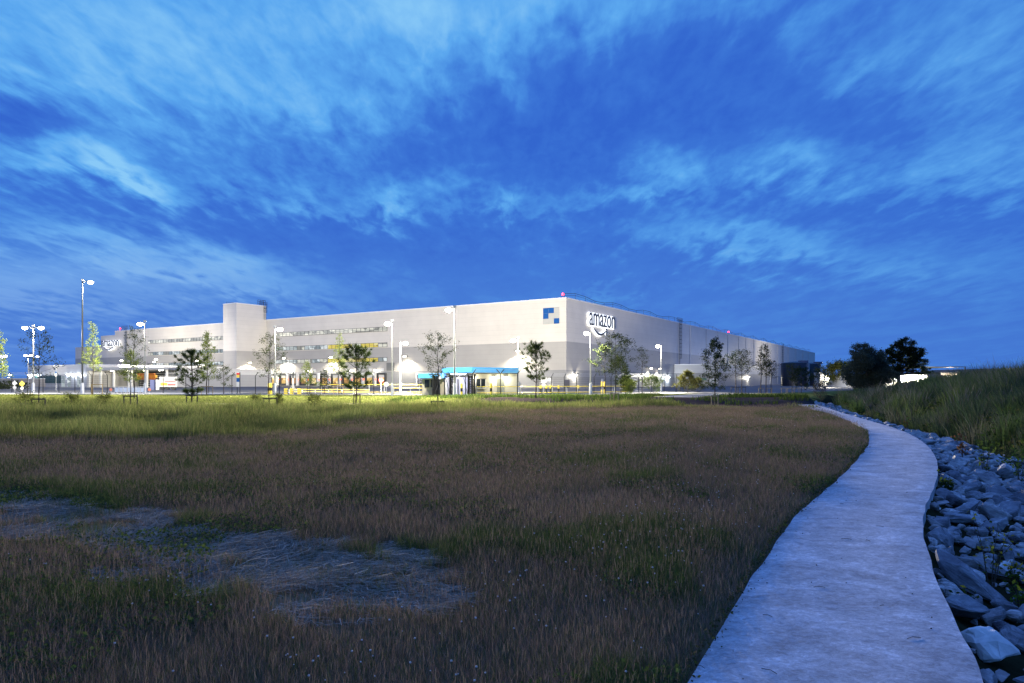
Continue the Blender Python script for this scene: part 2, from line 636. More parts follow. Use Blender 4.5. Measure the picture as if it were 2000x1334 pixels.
gm = bpy.data.materials.new('earth_and_turf')
gm.use_nodes = True
t = gm.node_tree
p = t.nodes['Principled BSDF']
p.inputs['Roughness'].default_value = 0.95
p.inputs['Specular IOR Level'].default_value = 0.0
a = t.nodes.new('ShaderNodeAttribute')
a.attribute_name = 'Col'
g = t.nodes.new('ShaderNodeNewGeometry')
nz = noise(t, g.outputs['Position'], 9.0, 6.0, 0.65)
nz2 = noise(t, g.outputs['Position'], 0.8, 4.0, 0.6)
t.links.new(mixc(t, 1.0, a.outputs['Color'], (nz * 0.7 + nz2 * 0.5).ramp([(0.3, (0.45, 0.45, 0.45)), (0.85, (1.5, 1.5, 1.4))]), 'MULTIPLY'), p.inputs['Base Color'])
bn = t.nodes.new('ShaderNodeBump')
bn.inputs['Strength'].default_value = 0.7
bn.inputs['Distance'].default_value = 0.05
t.links.new(nz.s, bn.inputs['Height'])
t.links.new(bn.outputs[0], p.inputs['Normal'])
terr = np_mesh('ground', np.stack([fx, fy, fz], 1), quads.ravel(), np.arange(0, quads.size, 4), gm, None, C, True)
tag(terr, 'meadow ground with turf, bare soil and the ditch bank', None, None, 'structure')

# ditch water
wm = mat('ditch_water', (0.012, 0.016, 0.014), 0.08, spec=0.6)
mid = []
for i in range(0, len(PR_EXT) - 1):
    for k in range(2):
        q = PR_EXT[i] + (PR_EXT[i + 1] - PR_EXT[i]) * k / 2
        dd = PR_EXT[i + 1] - PR_EXT[i]
        L = np.hypot(*dd)
        if L < 1e-6 or q[1] > 62:
            continue
        mid.append((q, np.array([dd[1], -dd[0]]) / L))
wb = MB()
for (q0, n0), (q1, n1_) in zip(mid[:-1], mid[1:]):
    v = [(*(q0 + n0 * 3.0), -0.98), (*(q0 + n0 * 5.2), -0.98), (*(q1 + n1_ * 5.2), -0.98), (*(q1 + n1_ * 3.0), -0.98)]
    wb.add(v, [(0, 1, 2, 3)])
tag(wb.build('ditch_water', wm), 'dark still water in the ditch below the rocks', None, None, 'structure')

# ------------------------------------------------------------------ concrete path
cm = bpy.data.materials.new('brushed_concrete')
cm.use_nodes = True
t = cm.node_tree
p = t.nodes['Principled BSDF']
p.inputs['Specular IOR Level'].default_value = 0.25
g = t.nodes.new('ShaderNodeNewGeometry')
mp = t.nodes.new('ShaderNodeMapping')
mp.inputs['Scale'].default_value = (1.0, 1.25, 1.0)
t.links.new(g.outputs['Position'], mp.inputs['Vector'])
big = noise(t, mp.outputs[0], 1.7, 9.0, 0.72, 0.6)
sm = noise(t, mp.outputs[0], 17.0, 8.0, 0.75, 0.8)
grit = noise(t, g.outputs['Position'], 160.0, 3.0, 0.6)
spk = noise(t, g.outputs['Position'], 26.0, 2.0, 0.5)
val = big * 0.52 + sm * 0.56 + grit * 0.16 - 0.10
base = val.ramp([(0.41, (0.25, 0.235, 0.235)), (0.50, (0.39, 0.37, 0.365)), (0.56, (0.50, 0.475, 0.47)), (0.65, (0.76, 0.74, 0.73))])
base = mixc(t, spk.smooth(0.76, 0.80), base, (0.06, 0.05, 0.045))
t.links.new(base, p.inputs['Base Color'])
t.links.new(sm.ramp([(0.3, (0.62,) * 3), (0.7, (0.85,) * 3)]), p.inputs['Roughness'])
bn = t.nodes.new('ShaderNodeBump')
bn.inputs['Strength'].default_value = 0.35
bn.inputs['Distance'].default_value = 0.012
t.links.new((sm * 0.7 + grit * 0.5).s, bn.inputs['Height'])
t.links.new(bn.outputs[0], p.inputs['Normal'])


def resample(P, n):
    s = np.concatenate([[0], np.cumsum(np.hypot(*np.diff(P, axis=0).T))])
    q = np.linspace(0, s[-1], n)
    return np.stack([np.interp(q, s, P[:, 0]), np.interp(q, s, P[:, 1])], 1)


# match stations of both edges by distance ahead
ys = np.concatenate([np.arange(-6, 24, 0.16), np.arange(24, 52.6, 0.4)])


def by_y(P, ys):
    o = np.argsort(P[:, 1])
    return np.interp(ys, P[o, 1], P[o, 0])


lx, rx = by_y(PL_FULL, ys), by_y(PR, ys)
lx = lx + (vnoise(ys, ys * 0, 2.2) - 0.5) * 0.05
rx = rx + (vnoise(ys, ys * 0 + 9, 2.0) - 0.5) * 0.035
NW = 8
pv, pf = [], []
for i, y in enumerate(ys):
    for k in range(NW + 1):
        s = k / NW
        zz_ = 0.035 - (0.012 if k in (0, NW) else 0.0)
        pv.append((lx[i] + (rx[i] - lx[i]) * s, y, zz_))
    pv.append((rx[i] + 0.01, y, -0.16))
    pv.append((lx[i] - 0.01, y, -0.10))
W = NW + 3
for i in range(len(ys) - 1):
    for k in range(NW):
        pf.append((i * W + k, i * W + k + 1, (i + 1) * W + k + 1, (i + 1) * W + k))
    pf.append((i * W + NW, i * W + NW + 1, (i + 1) * W + NW + 1, (i + 1) * W + NW))
    pf.append((i * W + NW + 2, i * W, (i + 1) * W, (i + 1) * W + NW + 2))
pb = MB()
pb.add(pv, pf)
path = pb.build('path', cm)
path.data.polygons.foreach_set('use_smooth', [True] * len(path.data.polygons))
path.data.set_sharp_from_angle(angle=R(50))
tag(path, 'pale concrete footpath winding along the rocks', None, None, 'structure')

# ------------------------------------------------------------------ the big warehouse
UU = Vector((-0.8443, 0.5359, 0))      # along the long front, to the left and away
VV = Vector((0.5340, 0.8455, 0))       # along the other front, to the right and away
UP = Vector((0, 0, 1))
C0 = Vector((13.2, 166.0, 0.2))        # the near corner
NU = -VV                               # outward from the long front
NV = -UU                               # outward from the other front
HW = 21.8


def fu(t, out=0.0, z=0.0):
    return C0 + UU * t + NU * out + UP * z


def fv(t, out=0.0, z=0.0):
    return C0 + VV * t + NV * out + UP * z


def clad(name, bands, joint=1.25):
    """metal sandwich panels: colour bands by height over the floor, thin joints, a little weathering"""
    m = bpy.data.materials.new(name)
    m.use_nodes = True
    t = m.node_tree
    p = t.nodes['Principled BSDF']
    p.inputs['Roughness'].default_value = 0.5
    p.inputs['Specular IOR Level'].default_value = 0.3
    g = t.nodes.new('ShaderNodeNewGeometry')
    s = t.nodes.new('ShaderNodeSeparateXYZ')
    t.links.new(g.outputs['Position'], s.inputs[0])
    X, Y, Z = (E(t, s.outputs[i]) for i in range(3))
    H = (Z - 0.2) * (1 / 30.0)
    c = H.ramp([(h / 30.0, cc) for h, cc in bands], 'CONSTANT')
    jt = Z.mod(joint).lt(0.07)
    along = X * UU.x + Y * UU.y
    al2 = X * VV.x + Y * VV.y
    jv = along.mod(12.0).lt(0.08).max(al2.mod(12.0).lt(0.08)) * 0.6
    n = noise(t, g.outputs['Position'], 0.25, 5.0, 0.6)
    c = mixc(t, jt.max(jv) * 0.13, c, (0.10, 0.10, 0.105))
    c = mixc(t, 1.0, c, n.ramp([(0.25, (0.93, 0.93, 0.93)), (0.75, (1.05, 1.05, 1.05))]), 'MULTIPLY')
    # each panel course is a hair different from the next
    course = (Z * (1 / joint))._op('FLOOR')
    wn = t.nodes.new('ShaderNodeTexWhiteNoise')
    wn.noise_dimensions = '1D'
    t.links.new(course.s, wn.inputs['W'])
    c = mixc(t, 1.0, c, E(t, wn.outputs[0]).ramp([(0, (0.985,) * 3), (1, (1.015,) * 3)]), 'MULTIPLY')
    t.links.new(c, p.inputs['Base Color'])
    return m


LIGHTP, MIDP, DARKP = (0.635, 0.59, 0.52), (0.39, 0.37, 0.34), (0.24, 0.24, 0.24)
M['clad'] = clad('banded_cladding', [(0, DARKP), (4.4, MIDP), (11.3, LIGHTP)])
M['clad_low'] = clad('low_hall_cladding', [(0, (0.36, 0.36, 0.365)), (3.6, (0.55, 0.54, 0.52))], 0.9)
M['clad_annex'] = clad('annex_cladding', [(0, DARKP), (4.4, (0.44, 0.44, 0.44))], 1.25)
M['roofing'] = mat('grey_roof_membrane', (0.30, 0.30, 0.31), 0.8, 0.1, 0.5)
M['coping'] = mat('pale_coping', (0.72, 0.72, 0.72), 0.45, 0.04, 1)

wh = thing('warehouse', C0, 'vast pale grey banded distribution warehouse with lit ribbon windows and a corner facing the meadow', 'warehouse')
b = MB()
L1, L2 = 206.0, 381.0
b.hexa([fu(0), fv(L2), fv(L2) + UU * L1, fu(L1), fu(0, 0, HW), fv(L2, 0, HW), fv(L2, 0, HW) + UU * L1, fu(L1, 0, HW)])
# lower end bays beyond the sign
for t0, t1, h in ((206.0, 217.0, 20.4), (217.0, 238.0, 16.2)):
    b.obox(fu(t0), UU * (t1 - t0), VV * 60, UP * h)
b.build('wall', M['clad'], wh)
b = MB()
b.hexa([fu(1, -1, HW), fv(L2 - 1, -1, HW), fv(L2 - 1, -1, HW) + UU * (L1 - 2), fu(L1 - 1, -1, HW),
        fu(1, -1, HW + .06), fv(L2 - 1, -1, HW + .06), fv(L2 - 1, -1, HW + .06) + UU * (L1 - 2), fu(L1 - 1, -1, HW + .06)])
b.build('roof', M['roofing'], wh)
b = MB()
b.obox(fu(-0.08, 0.08, HW), UU * (L1 + .16), NU * -0.5, UP * 0.28)
b.obox(fv(0.45, 0.08, HW), VV * (L2 - .4), NV * -0.5, UP * 0.28)
b.build('coping', M['coping'], wh)

# stair tower
tw = fu(112.0, 11.3)
b = MB()
b.obox(tw, UU * 6.8, VV * 11.28, UP * 26.4)
b.build('stair_tower', M['clad'], wh)
b = MB()
b.obox(tw + NU * .06 - UU * .06 + UP * 26.4, UU * 6.92, VV * 11.4, UP * 0.22)
b.build('tower_coping', M['coping'], wh)


def rail(bm, pts, h=1.1, step=2.5, r=0.045, bars=2):
    pts = [Vector(q) for q in pts]
    for a, c in zip(pts[:-1], pts[1:]):
        L = (c - a).length
        n = max(1, int(L / step))
        for k in range(n + 1):
            q = a.lerp(c, k / n)
            bm.tube([q, q + UP * h], r, 5)
        for j in range(bars):
            z = h * (j + 1) / bars
            bm.tube([a + UP * z, c + UP * z], r, 5)


b = MB()
base = tw + UP * 26.6
rail(b, [base + VV * 8, base + VV * 11.0, base + VV * 11.0 + UU * 3], 1.7, 0.9, 0.05, 3)
rail(b, [base + UU * 6.5 + VV * 1, base + UU * 6.5 + VV * 10.8], 0.7, 3, 0.04, 1)
b.build('tower_railing', M['dark_steel'], wh)


def cage_ladder(name, o, d, out, z0, z1, parent):
    """caged ladder on a wall: o foot on the wall, d along the wall, out away from it"""
    m = MB()
    for s in (-0.35, 0.35):
        m.tube([o + d * s + out * .3 + UP * z0, o + d * s + out * .3 + UP * z1], 0.05, 5)
    z = z0
    while z < z1:
        m.tube([o - d * .35 + out * .3 + UP * z, o + d * .35 + out * .3 + UP * z], 0.03, 4)
        z += 0.6
    z = z0 + 2.4
    while z < z1 + 1.3:
        pts = [o + d * (.55 * math.cos(q)) + out * (.35 + .75 * math.sin(q)) + UP * z for q in np.linspace(0, math.pi, 8)]
        m.tube(pts, 0.04, 4)
        z += 1.3
    for q in np.linspace(0, math.pi, 5):
        w = o + d * (.55 * math.cos(q)) + out * (.35 + .75 * math.sin(q))
        m.tube([w + UP * (z0 + 2.4), w + UP * (z1 + 1.2)], 0.035, 4)
    m.build(name, M['dark_steel'], parent)


cage_ladder('cage_ladder', tw + VV * 10.6 + UP * 0, VV, NV, 22.0, 26.6, wh)
cage_ladder('cage_ladder', fu(197), UU, NU, 3, HW, wh)
cage_ladder('cage_ladder', fv(83.5), VV, NV, 7.2, HW, wh)
cage_ladder('cage_ladder', fv(262), VV, NV, 4, HW, wh)
b = MB()
rail(b, [fu(196, .2, HW + .3), fu(201, .2, HW + .3)], 1.6, 1.0, 0.05, 3)
b.build('ladder_railing', M['dark_steel'], wh)
b = MB()
rail(b, [fv(81, .2, HW + .3), fv(87, .2, HW + .3)], 1.5, 1.0, 0.05, 3)
b.build('ladder_railing', M['dark_steel'], wh)
# guard rail set back from the eaves, rising at each ridge of the shallow roof
b = MB()
pts = []
for k in range(0, 64):
    tt = 4 + k * 5.9
    hump = abs(((tt / 24.0) % 1.0) - 0.5) * 2
    pts.append(fv(tt, -2.6, HW + .25 + 1.3 * (1 - hump)))
for a, c in zip(pts[:-1], pts[1:]):
    b.tube([a + UP * 1.1, c + UP * 1.1], 0.06, 5)
    b.tube([a + UP * .6, c + UP * .6], 0.035, 5)
for q in pts:
    b.tube([q - UP * 1.2, q + UP * 1.1], 0.04, 5)
b.build('roof_railing', M['dark_steel'], wh)
b = MB()
for tt in (96, 116, 131, 147, 165, 178, 194, 211, 232, 250, 281, 305, 330, 352):
    b = MB()
    b.tube([fv(tt, .14, 0.2), fv(tt, .14, HW)], 0.11, 6)
    b.build('downpipe', M['galv'], wh)

# ribbon windows ---------------------------------------------------------------


def lit_glass(name, c1, c2, c3, stren, seed):
    m = bpy.data.materials.new(name)
    m.use_nodes = True
    t = m.node_tree
    p = t.nodes['Principled BSDF']
    p.inputs['Base Color'].default_value = (0.03, 0.03, 0.03, 1)
    p.inputs['Roughness'].default_value = 0.2
    g = t.nodes.new('ShaderNodeNewGeometry')
    mp = t.nodes.new('ShaderNodeMapping')
    mp.inputs['Location'].default_value = (seed, seed * 2, 0)
    mp.inputs['Scale'].default_value = (0.42, 0.42, 0.9)
    t.links.new(g.outputs['Position'], mp.inputs['Vector'])
    v = t.nodes.new('ShaderNodeTexVoronoi')
    v.inputs['Scale'].default_value = 1.0
    t.links.new(mp.outputs[0], v.inputs['Vector'])
    s = t.nodes.new('ShaderNodeSeparateColor')
    t.links.new(v.outputs['Color'], s.inputs[0])
    c = E(t, s.outputs[0]).ramp([(0.0, c1), (0.4, c2), (0.75, c3)], 'CONSTANT')
    t.links.new(c, p.inputs['Emission Color'])
    p.inputs['Emission Strength'].default_value = stren
    return m


GL = {
    'white': lit_glass('lit_office_glass', (0.42, 0.42, 0.38), (0.72, 0.71, 0.62), (1.0, 0.98, 0.86), 1.0, 1),
    'yellow': lit_glass('yellow_lit_glass', (0.42, 0.33, 0.05), (0.85, 0.68, 0.10), (0.95, 0.85, 0.35), 0.85, 2),
    'blue': lit_glass('cool_lit_glass', (0.26, 0.31, 0.32), (0.48, 0.54, 0.55), (0.80, 0.85, 0.85), 0.9, 3),
    'pale': lit_glass('pale_lit_glass', (0.35, 0.35, 0.30), (0.7, 0.7, 0.6), (0.9, 0.88, 0.75), 0.8, 4),
}
M['frame'] = mat('dark_window_frame', (0.045, 0.05, 0.055), 0.4)


def window(t0, t1, z0, z1, kind, panes=2):
    g = MB()
    g.obox(fu(t0, 0.02, z0), UU * (t1 - t0), NU * 0.03, UP * (z1 - z0))
    w = g.build('window', GL[kind], wh)
    w['label'] = {'white': 'white lit', 'yellow': 'yellow lit', 'blue': 'dim bluish', 'pale': 'pale lit'}[kind] + ' ribbon window bay'
    f = MB()
    fw = 0.09
    f.obox(fu(t0, 0.02, z0 - fw), UU * (t1 - t0), NU * 0.1, UP * fw)
    f.obox(fu(t0, 0.02, z1), UU * (t1 - t0), NU * 0.1, UP * fw)
    for k in range(panes):
        q = t0 + (t1 - t0) * k / panes
        f.obox(fu(q - .05, 0.055, z0), UU * .1, NU * 0.07, UP * (z1 - z0))
    if random.random() < 0.5:
        f.obox(fu(t0, 0.055, z0 + (z1 - z0) * .5), UU * (t1 - t0), NU * 0.04, UP * .05)
    f.build('window_frame', M['frame'], w)
    return w


rows = [(16.25, 17.35), (11.65, 12.8), (7.45, 8.5)]
for ri, (z0, z1) in enumerate(rows):
    for k in range(14):
        t0 = 58.3 + k * 3.5
        if ri == 0:
            kind = 'white' if k > 3 else 'pale'
        elif ri == 1:
            kind = 'yellow' if (0 < k < 7 and k != 3) else ('pale' if k in (0, 3, 10) else 'blue')
        else:
            kind = 'yellow' if (0 < k < 7) else ('blue' if k in (0, 8, 11, 12, 13) else 'pale')
        window(t0, t0 + 3.46, z0, z1, kind)
    for k in range(16):
        t0 = 126.0 + k * 3.5
        kind = 'white' if ri == 0 else random.choice(['blue', 'blue', 'pale'])
        window(t0, t0 + 3.46, z0, z1, kind)

# the square emblem panel near the corner ---------------------------------------
M['emblem_blue'] = mat('emblem_blue', (0.006, 0.085, 0.30), 0.5, 0.03, 1)
M['emblem_grey'] = mat('emblem_grey', (0.44, 0.435, 0.40), 0.55, 0.03, 1)
pat = ["bbg", "bgg", "ggb"]
g0 = MB()
top, cell_w, cell_h, tL = 19.75, 1.5, 1.32, 6.45
# seen from outside the front runs right as t falls
g0.obox(fu(tL - 4.56, 0.01, top - 3.99), UU * 4.62, NU * 0.03, UP * 4.05)
em = g0.build('emblem_panel', mat('emblem_backing', (0.30, 0.30, 0.29), 0.6), wh)
for r_, row in enumerate(pat):
    for c_, ch in enumerate(row):
        q = MB()
        q.obox(fu(tL - (c_ + 1) * cell_w - c_ * .02, 0.042, top - (r_ + 1) * cell_h), UU * (cell_w - .02), NU * 0.03, UP * (cell_h - .025))
        q.build('emblem_tile', M['emblem_blue'] if ch == 'b' else M['emblem_grey'], em)

# illuminated word signs ------------------------------------------------------------
M['letter_face'] = mat('dark_letter_face', (0.05, 0.055, 0.07), 0.5)
M['halo'] = mat('letter_halo_light', (0.9, 0.9, 0.9), 0.4, emit=(0.86, 0.92, 1.0), estr=1.8)


def text_mesh(body, size, offset, extrude):
    c = bpy.data.curves.new('lettering', 'FONT')
    c.body = body
    c.size = size
    c.offset = offset
    c.extrude = extrude
    c.resolution_u = 3
    c.space_character = 0.98
    o = bpy.data.objects.new('lettering', c)
    col.objects.link(o)
    dg = bpy.context.evaluated_depsgraph_get()
    me = bpy.data.meshes.new_from_object(o.evaluated_get(dg))
    bpy.data.objects.remove(o)
    bpy.data.curves.remove(c)
    return me


def smile_bm(x0, x1, y0, sag, th, grow, z0, z1):
    """the curved underline with an arrow tip: flat outline extruded from z0 to z1"""
    n = 26
    topc, bot = [], []
    for k in range(n + 1):
        s = k / n
        x = x0 + (x1 - x0) * s
        y = y0 - sag * math.sin(math.pi * (0.06 + 0.90 * s)) + 0.12 * sag
        w = th * (0.35 + 1.0 * math.sin(math.pi * min(1, s * 0.9 + 0.06))) + grow
        topc.append((x, y + w / 2))
        bot.append((x, y - w / 2))
    topc[0] = (x0 - grow, topc[0][1]); bot[0] = (x0 - grow, bot[0][1])
    m = MB()
    vs = [(x, y, z1) for x, y in topc] + [(x, y, z1) for x, y in bot] + [(x, y, z0) for x, y in topc] + [(x, y, z0) for x, y in bot]
    N = n + 1
    fs = []
    for k in range(n):
        fs += [(k, N + k, N + k + 1, k + 1), (2 * N + k, 2 * N + k + 1, 3 * N + k + 1, 3 * N + k), (k, k + 1, 2 * N + k + 1, 2 * N + k), (N + k, 3 * N + k, 3 * N + k + 1, N + k + 1)]
    fs += [(0, 2 * N, 3 * N, N), (n, N + n, 3 * N + n, 2 * N + n)]
    m.add(vs, fs)
    # arrow tip, two strokes
    ax, ay = x1 + th * 0.35, y0 + sag * 0.10
    w = th * 0.8 + grow
    for dx, dy in ((-th * 2.6, th * 0.35), (-th * 0.45, -th * 2.7)):
        d = Vector((dx, dy, 0))
        nrm = Vector((-d.y, d.x, 0)).normalized() * w / 2
        e = d.normalized() * grow / 2
        a_, b_ = Vector((ax, ay, z0)) - e, Vector((ax, ay, z0)) + d + e
        m.hexa([a_ - nrm, b_ - nrm * .7, b_ + nrm * .7, a_ + nrm, a_ - nrm + UP * (z1 - z0), b_ - nrm * .7 + UP * (z1 - z0), b_ + nrm * .7 + UP * (z1 - z0), a_ + nrm + UP * (z1 - z0)])
    return m


def word_sign(origin, right, out, width, vscale, label, glow=.22):
    """letters on a wall: origin lower left of the word, right along the wall, out from it"""
    me = text_mesh('amazon', 10.0, -0.05, 0.1)
    xs = [v.co.x for v in me.vertices]
    x0, x1 = min(xs), max(xs)
    k = width / (x1 - x0)
    hx = max(v.co.y for v in me.vertices) * k * vscale

    def place(mesh, outoff, name, m, par):
        for v in mesh.vertices:
            X, Y, Z = v.co
            w = origin + right * ((X - x0) * k) + UP * (Y * k * vscale) + out * (outoff + Z)
            v.co = w - ORG[wh]
        mesh.update()
        return link(name, mesh, m, par)
    plate = MB()
    for q in (0.12, 0.5, 0.88):
        plate.obox(origin + right * (width * q - .1) + out * .02 + UP * (hx * 0.25), right * .2, out * .3, UP * (hx * .3))
    sg = plate.build('word_sign', M['galv'], wh)
    sg['label'] = label
    halo = text_mesh('amazon', 10.0, glow, 0.08)
    place(halo, 0.36, 'letter_halo', M['halo'], sg)
    place(me, 0.78, 'lettering', M['letter_face'], sg)
    sx0, sx1 = x0 + (x1 - x0) * 0.17, x0 + (x1 - x0) * 0.655
    for grow, z0, z1, nm, mm in ((0.7, 0.30, 0.44, 'underline_halo', M['halo']), (0.0, 0.70, 0.86, 'underline', M['letter_face'])):
        sb = smile_bm(sx0, sx1, -1.0, 2.2, 0.62, grow, z0, z1)
        me2 = bpy.data.meshes.new(nm)
        me2.from_pydata(sb.v, [], sb.f)
        for v in me2.vertices:
            X, Y, Z = v.co
            v.co = origin + right * ((X - x0) * k) + UP * (Y * k * vscale) + out * Z - ORG[wh]
        me2.update()
        link(nm, me2, mm, sg)
    return sg


word_sign(fv(11.3, 0, 16.1), VV, NV, 16.0, 1.32, 'halo lit word sign on the side facing right')
word_sign(fu(214.0, 0.4, 15.9), -UU, NU, 13.0, 1.12, 'halo lit word sign at the far left end', .13)


# flood lights on the walls ------------------------------------------------------------
def wall_lamp(q, out, power, color=NEUT, lens=M['lamp'], spot=None, reach=0.9, size=0.5, aim=None, radius=0.15):
    side = UP.cross(out)
    m = MB()
    m.obox(q - side * .06, side * .12, out * reach, UP * .12)
    m.obox(q + out * (reach - .25) - side * size * .7 + UP * .1, side * size * 1.4, out * size * .9, UP * .22)
    h = m.build('wall_lamp', M['dark_steel'], wh)
    l = MB()
    l.lathe(q + out * (reach - .25 + size * .45) + UP * -0.12, [(size * .2, 0), (size * .48, .06), (size * .55, .21)], 10)
    l.build('lamp_lens', lens, h)
    lamp('flood_light', q + out * (reach + .1) - UP * .35, power, color, wh, radius, spot, aim or (0, 0, -1))


K = 1.0
for tt, z, pw in ((13.0, 9.2, 11), (50.5, 8.6, 10), (80.0, 8.9, 6.5), (101.5, 9.0, 6.5), (175.5, 9.0, 9), (148.0, 9.0, 6)):
    wall_lamp(fu(tt, 0, z), NU, pw * 1000 * K, NEUT, M['lamp'], 150, 1.3, 0.9, tuple(NU * 0.15 - UP), 0.3)
wall_lamp(tw + VV * 4.0 + UP * 7.6, NV, 9000 * K, NEUT, M['lamp'], 160, 1.3, 0.9, tuple(NV * .15 - UP), 0.3)
wall_lamp(tw + UU * 3.4 + UP * 2.7, NU, 500 * K, NEUT, M['lamp'], None, .5, 0.35)
for tt, z, pw in ((4.4, 3.2, 1100), (154.0, 3.0, 1600), (118.0, 3.3, 1000)):
    q = fv(tt, 15.0 if 79 < tt < 140 else 0, z)
    wall_lamp(q, NV, pw * K, NEUT, M['lamp'], None, .6, 0.5)
for tt in (54.0, 62.0):
    wall_lamp(fv(tt, 0, 5.6), NV, 5000 * K, NEUT, M['lamp'], 125, 1.1, 0.7)
wall_lamp(fv(72, 0, 3.0), NV, 1500 * K, COOL, M['lamp_cool'], None, .6, 0.5)
# a tall flood light far down the side sweeps the wall past the tanks
# dock doors --------------------------------------------------------------------------
M['shelter'] = mat('dock_shelter_fabric', (0.03, 0.032, 0.036), 0.8)
M['dock_white'] = mat('dock_surround', (0.62, 0.62, 0.60), 0.5, 0.05, 2)
M['dock_glow'] = lit_glass('lit_dock_opening', (0.45, 0.22, 0.06), (0.80, 0.52, 0.14), (1.0, 0.80, 0.40), 0.95, 9)
for k in range(15):
    tt = 58.5 + k * 4.75
    if k > 10:
        tt += 11.5
    d = MB()
    d.obox(fu(tt, 0.02, 0.35), UU * 3.5, NU * .5, UP * 0.6)
    d.obox(fu(tt, 0.02, 0.95), UU * .55, NU * .5, UP * 2.6)
    d.obox(fu(tt + 2.95, 0.02, 0.95), UU * .55, NU * .5, UP * 2.6)
    d.obox(fu(tt, 0.02, 3.55), UU * 3.5, NU * .5, UP * .5)
    dd = d.build('dock_door', M['shelter'], wh)
    q = MB()
    q.obox(fu(tt + .55, 0.02, 0.95), UU * 2.4, NU * .1, UP * 2.6)
    q.build('door_opening', M['dock_glow'], dd)
    q = MB()
    q.obox(fu(tt + .56, 0.13, 2.75), UU * 2.38, NU * .1, UP * .78)
    q.build('door_leaf', M['dock_white'], dd)
    q = MB()
    q.obox(fu(tt + 3.7, 0.02, 0.3), UU * .85, NU * .9, UP * 3.9)
    q.build('buffer_pillar', M['white'], dd)
    q = MB()
    q.disc(fu(tt + 3.55, 0.95, 2.2), NU, .22, .12, 12)
    q.build('signal_lamp', M['red_signal'], dd)
    q = MB()
    q.obox(fu(tt + 1.25, 0.02, 4.55), UU * 0.95, NU * .08, UP * .85)
    q.build('number_plate', M['white'], dd)
    if k % 2 == 0:
        wall_lamp(fu(tt + 4.1, 0, 4.9), NU, 230 * K, NEUT, M['lamp'], None, .7, 0.55)
# entrance and plant openings right of the docks
b = MB()
b.obox(fu(55.5, 0.02, 4.7), UU * 3.0, NU * .12, UP * 2.3)
b.build('louvre', mat('dark_louvre', (0.17, 0.17, 0.16), 0.6), wh)
b = MB()
b.obox(fu(36.5, 0.02, .3), UU * 10.5, NU * .12, UP * 3.2)
b.build('loading_gate', mat('dark_gate', (0.07, 0.07, 0.078), 0.6, 0.2, .5), wh)
b = MB()
b.obox(fu(46.9, 0.02, .3), UU * .5, NU * .25, UP * 3.7)
b.obox(fu(36.0, 0.02, .3), UU * .5, NU * .25, UP * 3.7)
b.obox(fu(36.5, 0.02, 3.5), UU * 10.4, NU * .25, UP * .5)
b.build('gate_surround', M['dock_white'], wh)
# stair railing at the gate
b = MB()
for j in range(3):
    b.tube([fu(46, 2.2, 1.4 + .45 * j), fu(41.5, 2.2, 1.0 + .45 * j)], .05, 5)
for q in (46, 44.5, 43, 41.5):
    b.tube([fu(q, 2.2, .2), fu(q, 2.2, 2.3)], .05, 5)
b.build('stair_rail', M['galv'], wh)
for q in (42.2, 40.2, 38.2):
    wall_lamp(fu(q, 0, .95), NU, 60 * K, (1.0, .8, .5), M['lamp'], None, .3, .3)

# annex on the right front
ax = fv(79.0)
b = MB()
b.obox(ax + NV * 15.0, VV * 62, UU * 14.98, UP * 7.2)
b.build('annex', M['clad_annex'], wh)
b = MB()
b.obox(ax + NV * 15.07 - VV * .07 + UP * 7.2, VV * 62.1, UU * 15.0, UP * .25)
b.build('annex_coping', M['coping'], wh)
b = MB()
b.obox(ax + NV * 14.6 - VV * .1 + UP * .3, UU * 2.6, VV * .2, UP * 2.2)
b.build('annex_door', M['white'], wh)
b = MB()
b.obox(ax + NV * 11.0 - VV * .12 + UP * 1.9, UU * 5.4, VV * .2, UP * .9)
b.build('annex_window', mat('green_glass', (0.05, 0.12, 0.11), 0.15), wh)
# emergency doors along the right front
for tt in (20, 58, 68, 150, 172, 230, 300):
    b = MB()
    b.obox(fv(tt, 0.02, .15), VV * 1.2, NV * .08, UP * 2.15)
    b.build('side_door', M['dock_white'], wh)

# aviation beacons
for q in (fu(1.2, -.5, HW + .25), fu(203.0, -.5, HW + .25), fv(150, -.4, HW + .25)):
    b = MB()
    b.tube([q, q + UP * .6], .07, 6)
    bb = b.build('aviation_beacon', M['dark_steel'], wh)
    b = MB()
    b.lathe(q + UP * .6, [(.22, 0), (.32, .12), (.32, .42), (.18, .58)], 12)
    b.build('beacon_lens', M['beacon'], bb)
    lamp('beacon_light', q + UP * .95 + NU * .6, 350, (1, .06, .10), wh, .2)

# ------------------------------------------------------------------ low loading hall on the left
lh0 = Vector((-83.5, 165.0, 0.2))
lh = thing('loading_hall', lh0, 'long low pale loading hall with an open canopy in front of the warehouse', 'building')


def fl(t, out=0.0, z=0.0):
    return lh0 + UU * t + NU * out + UP * z


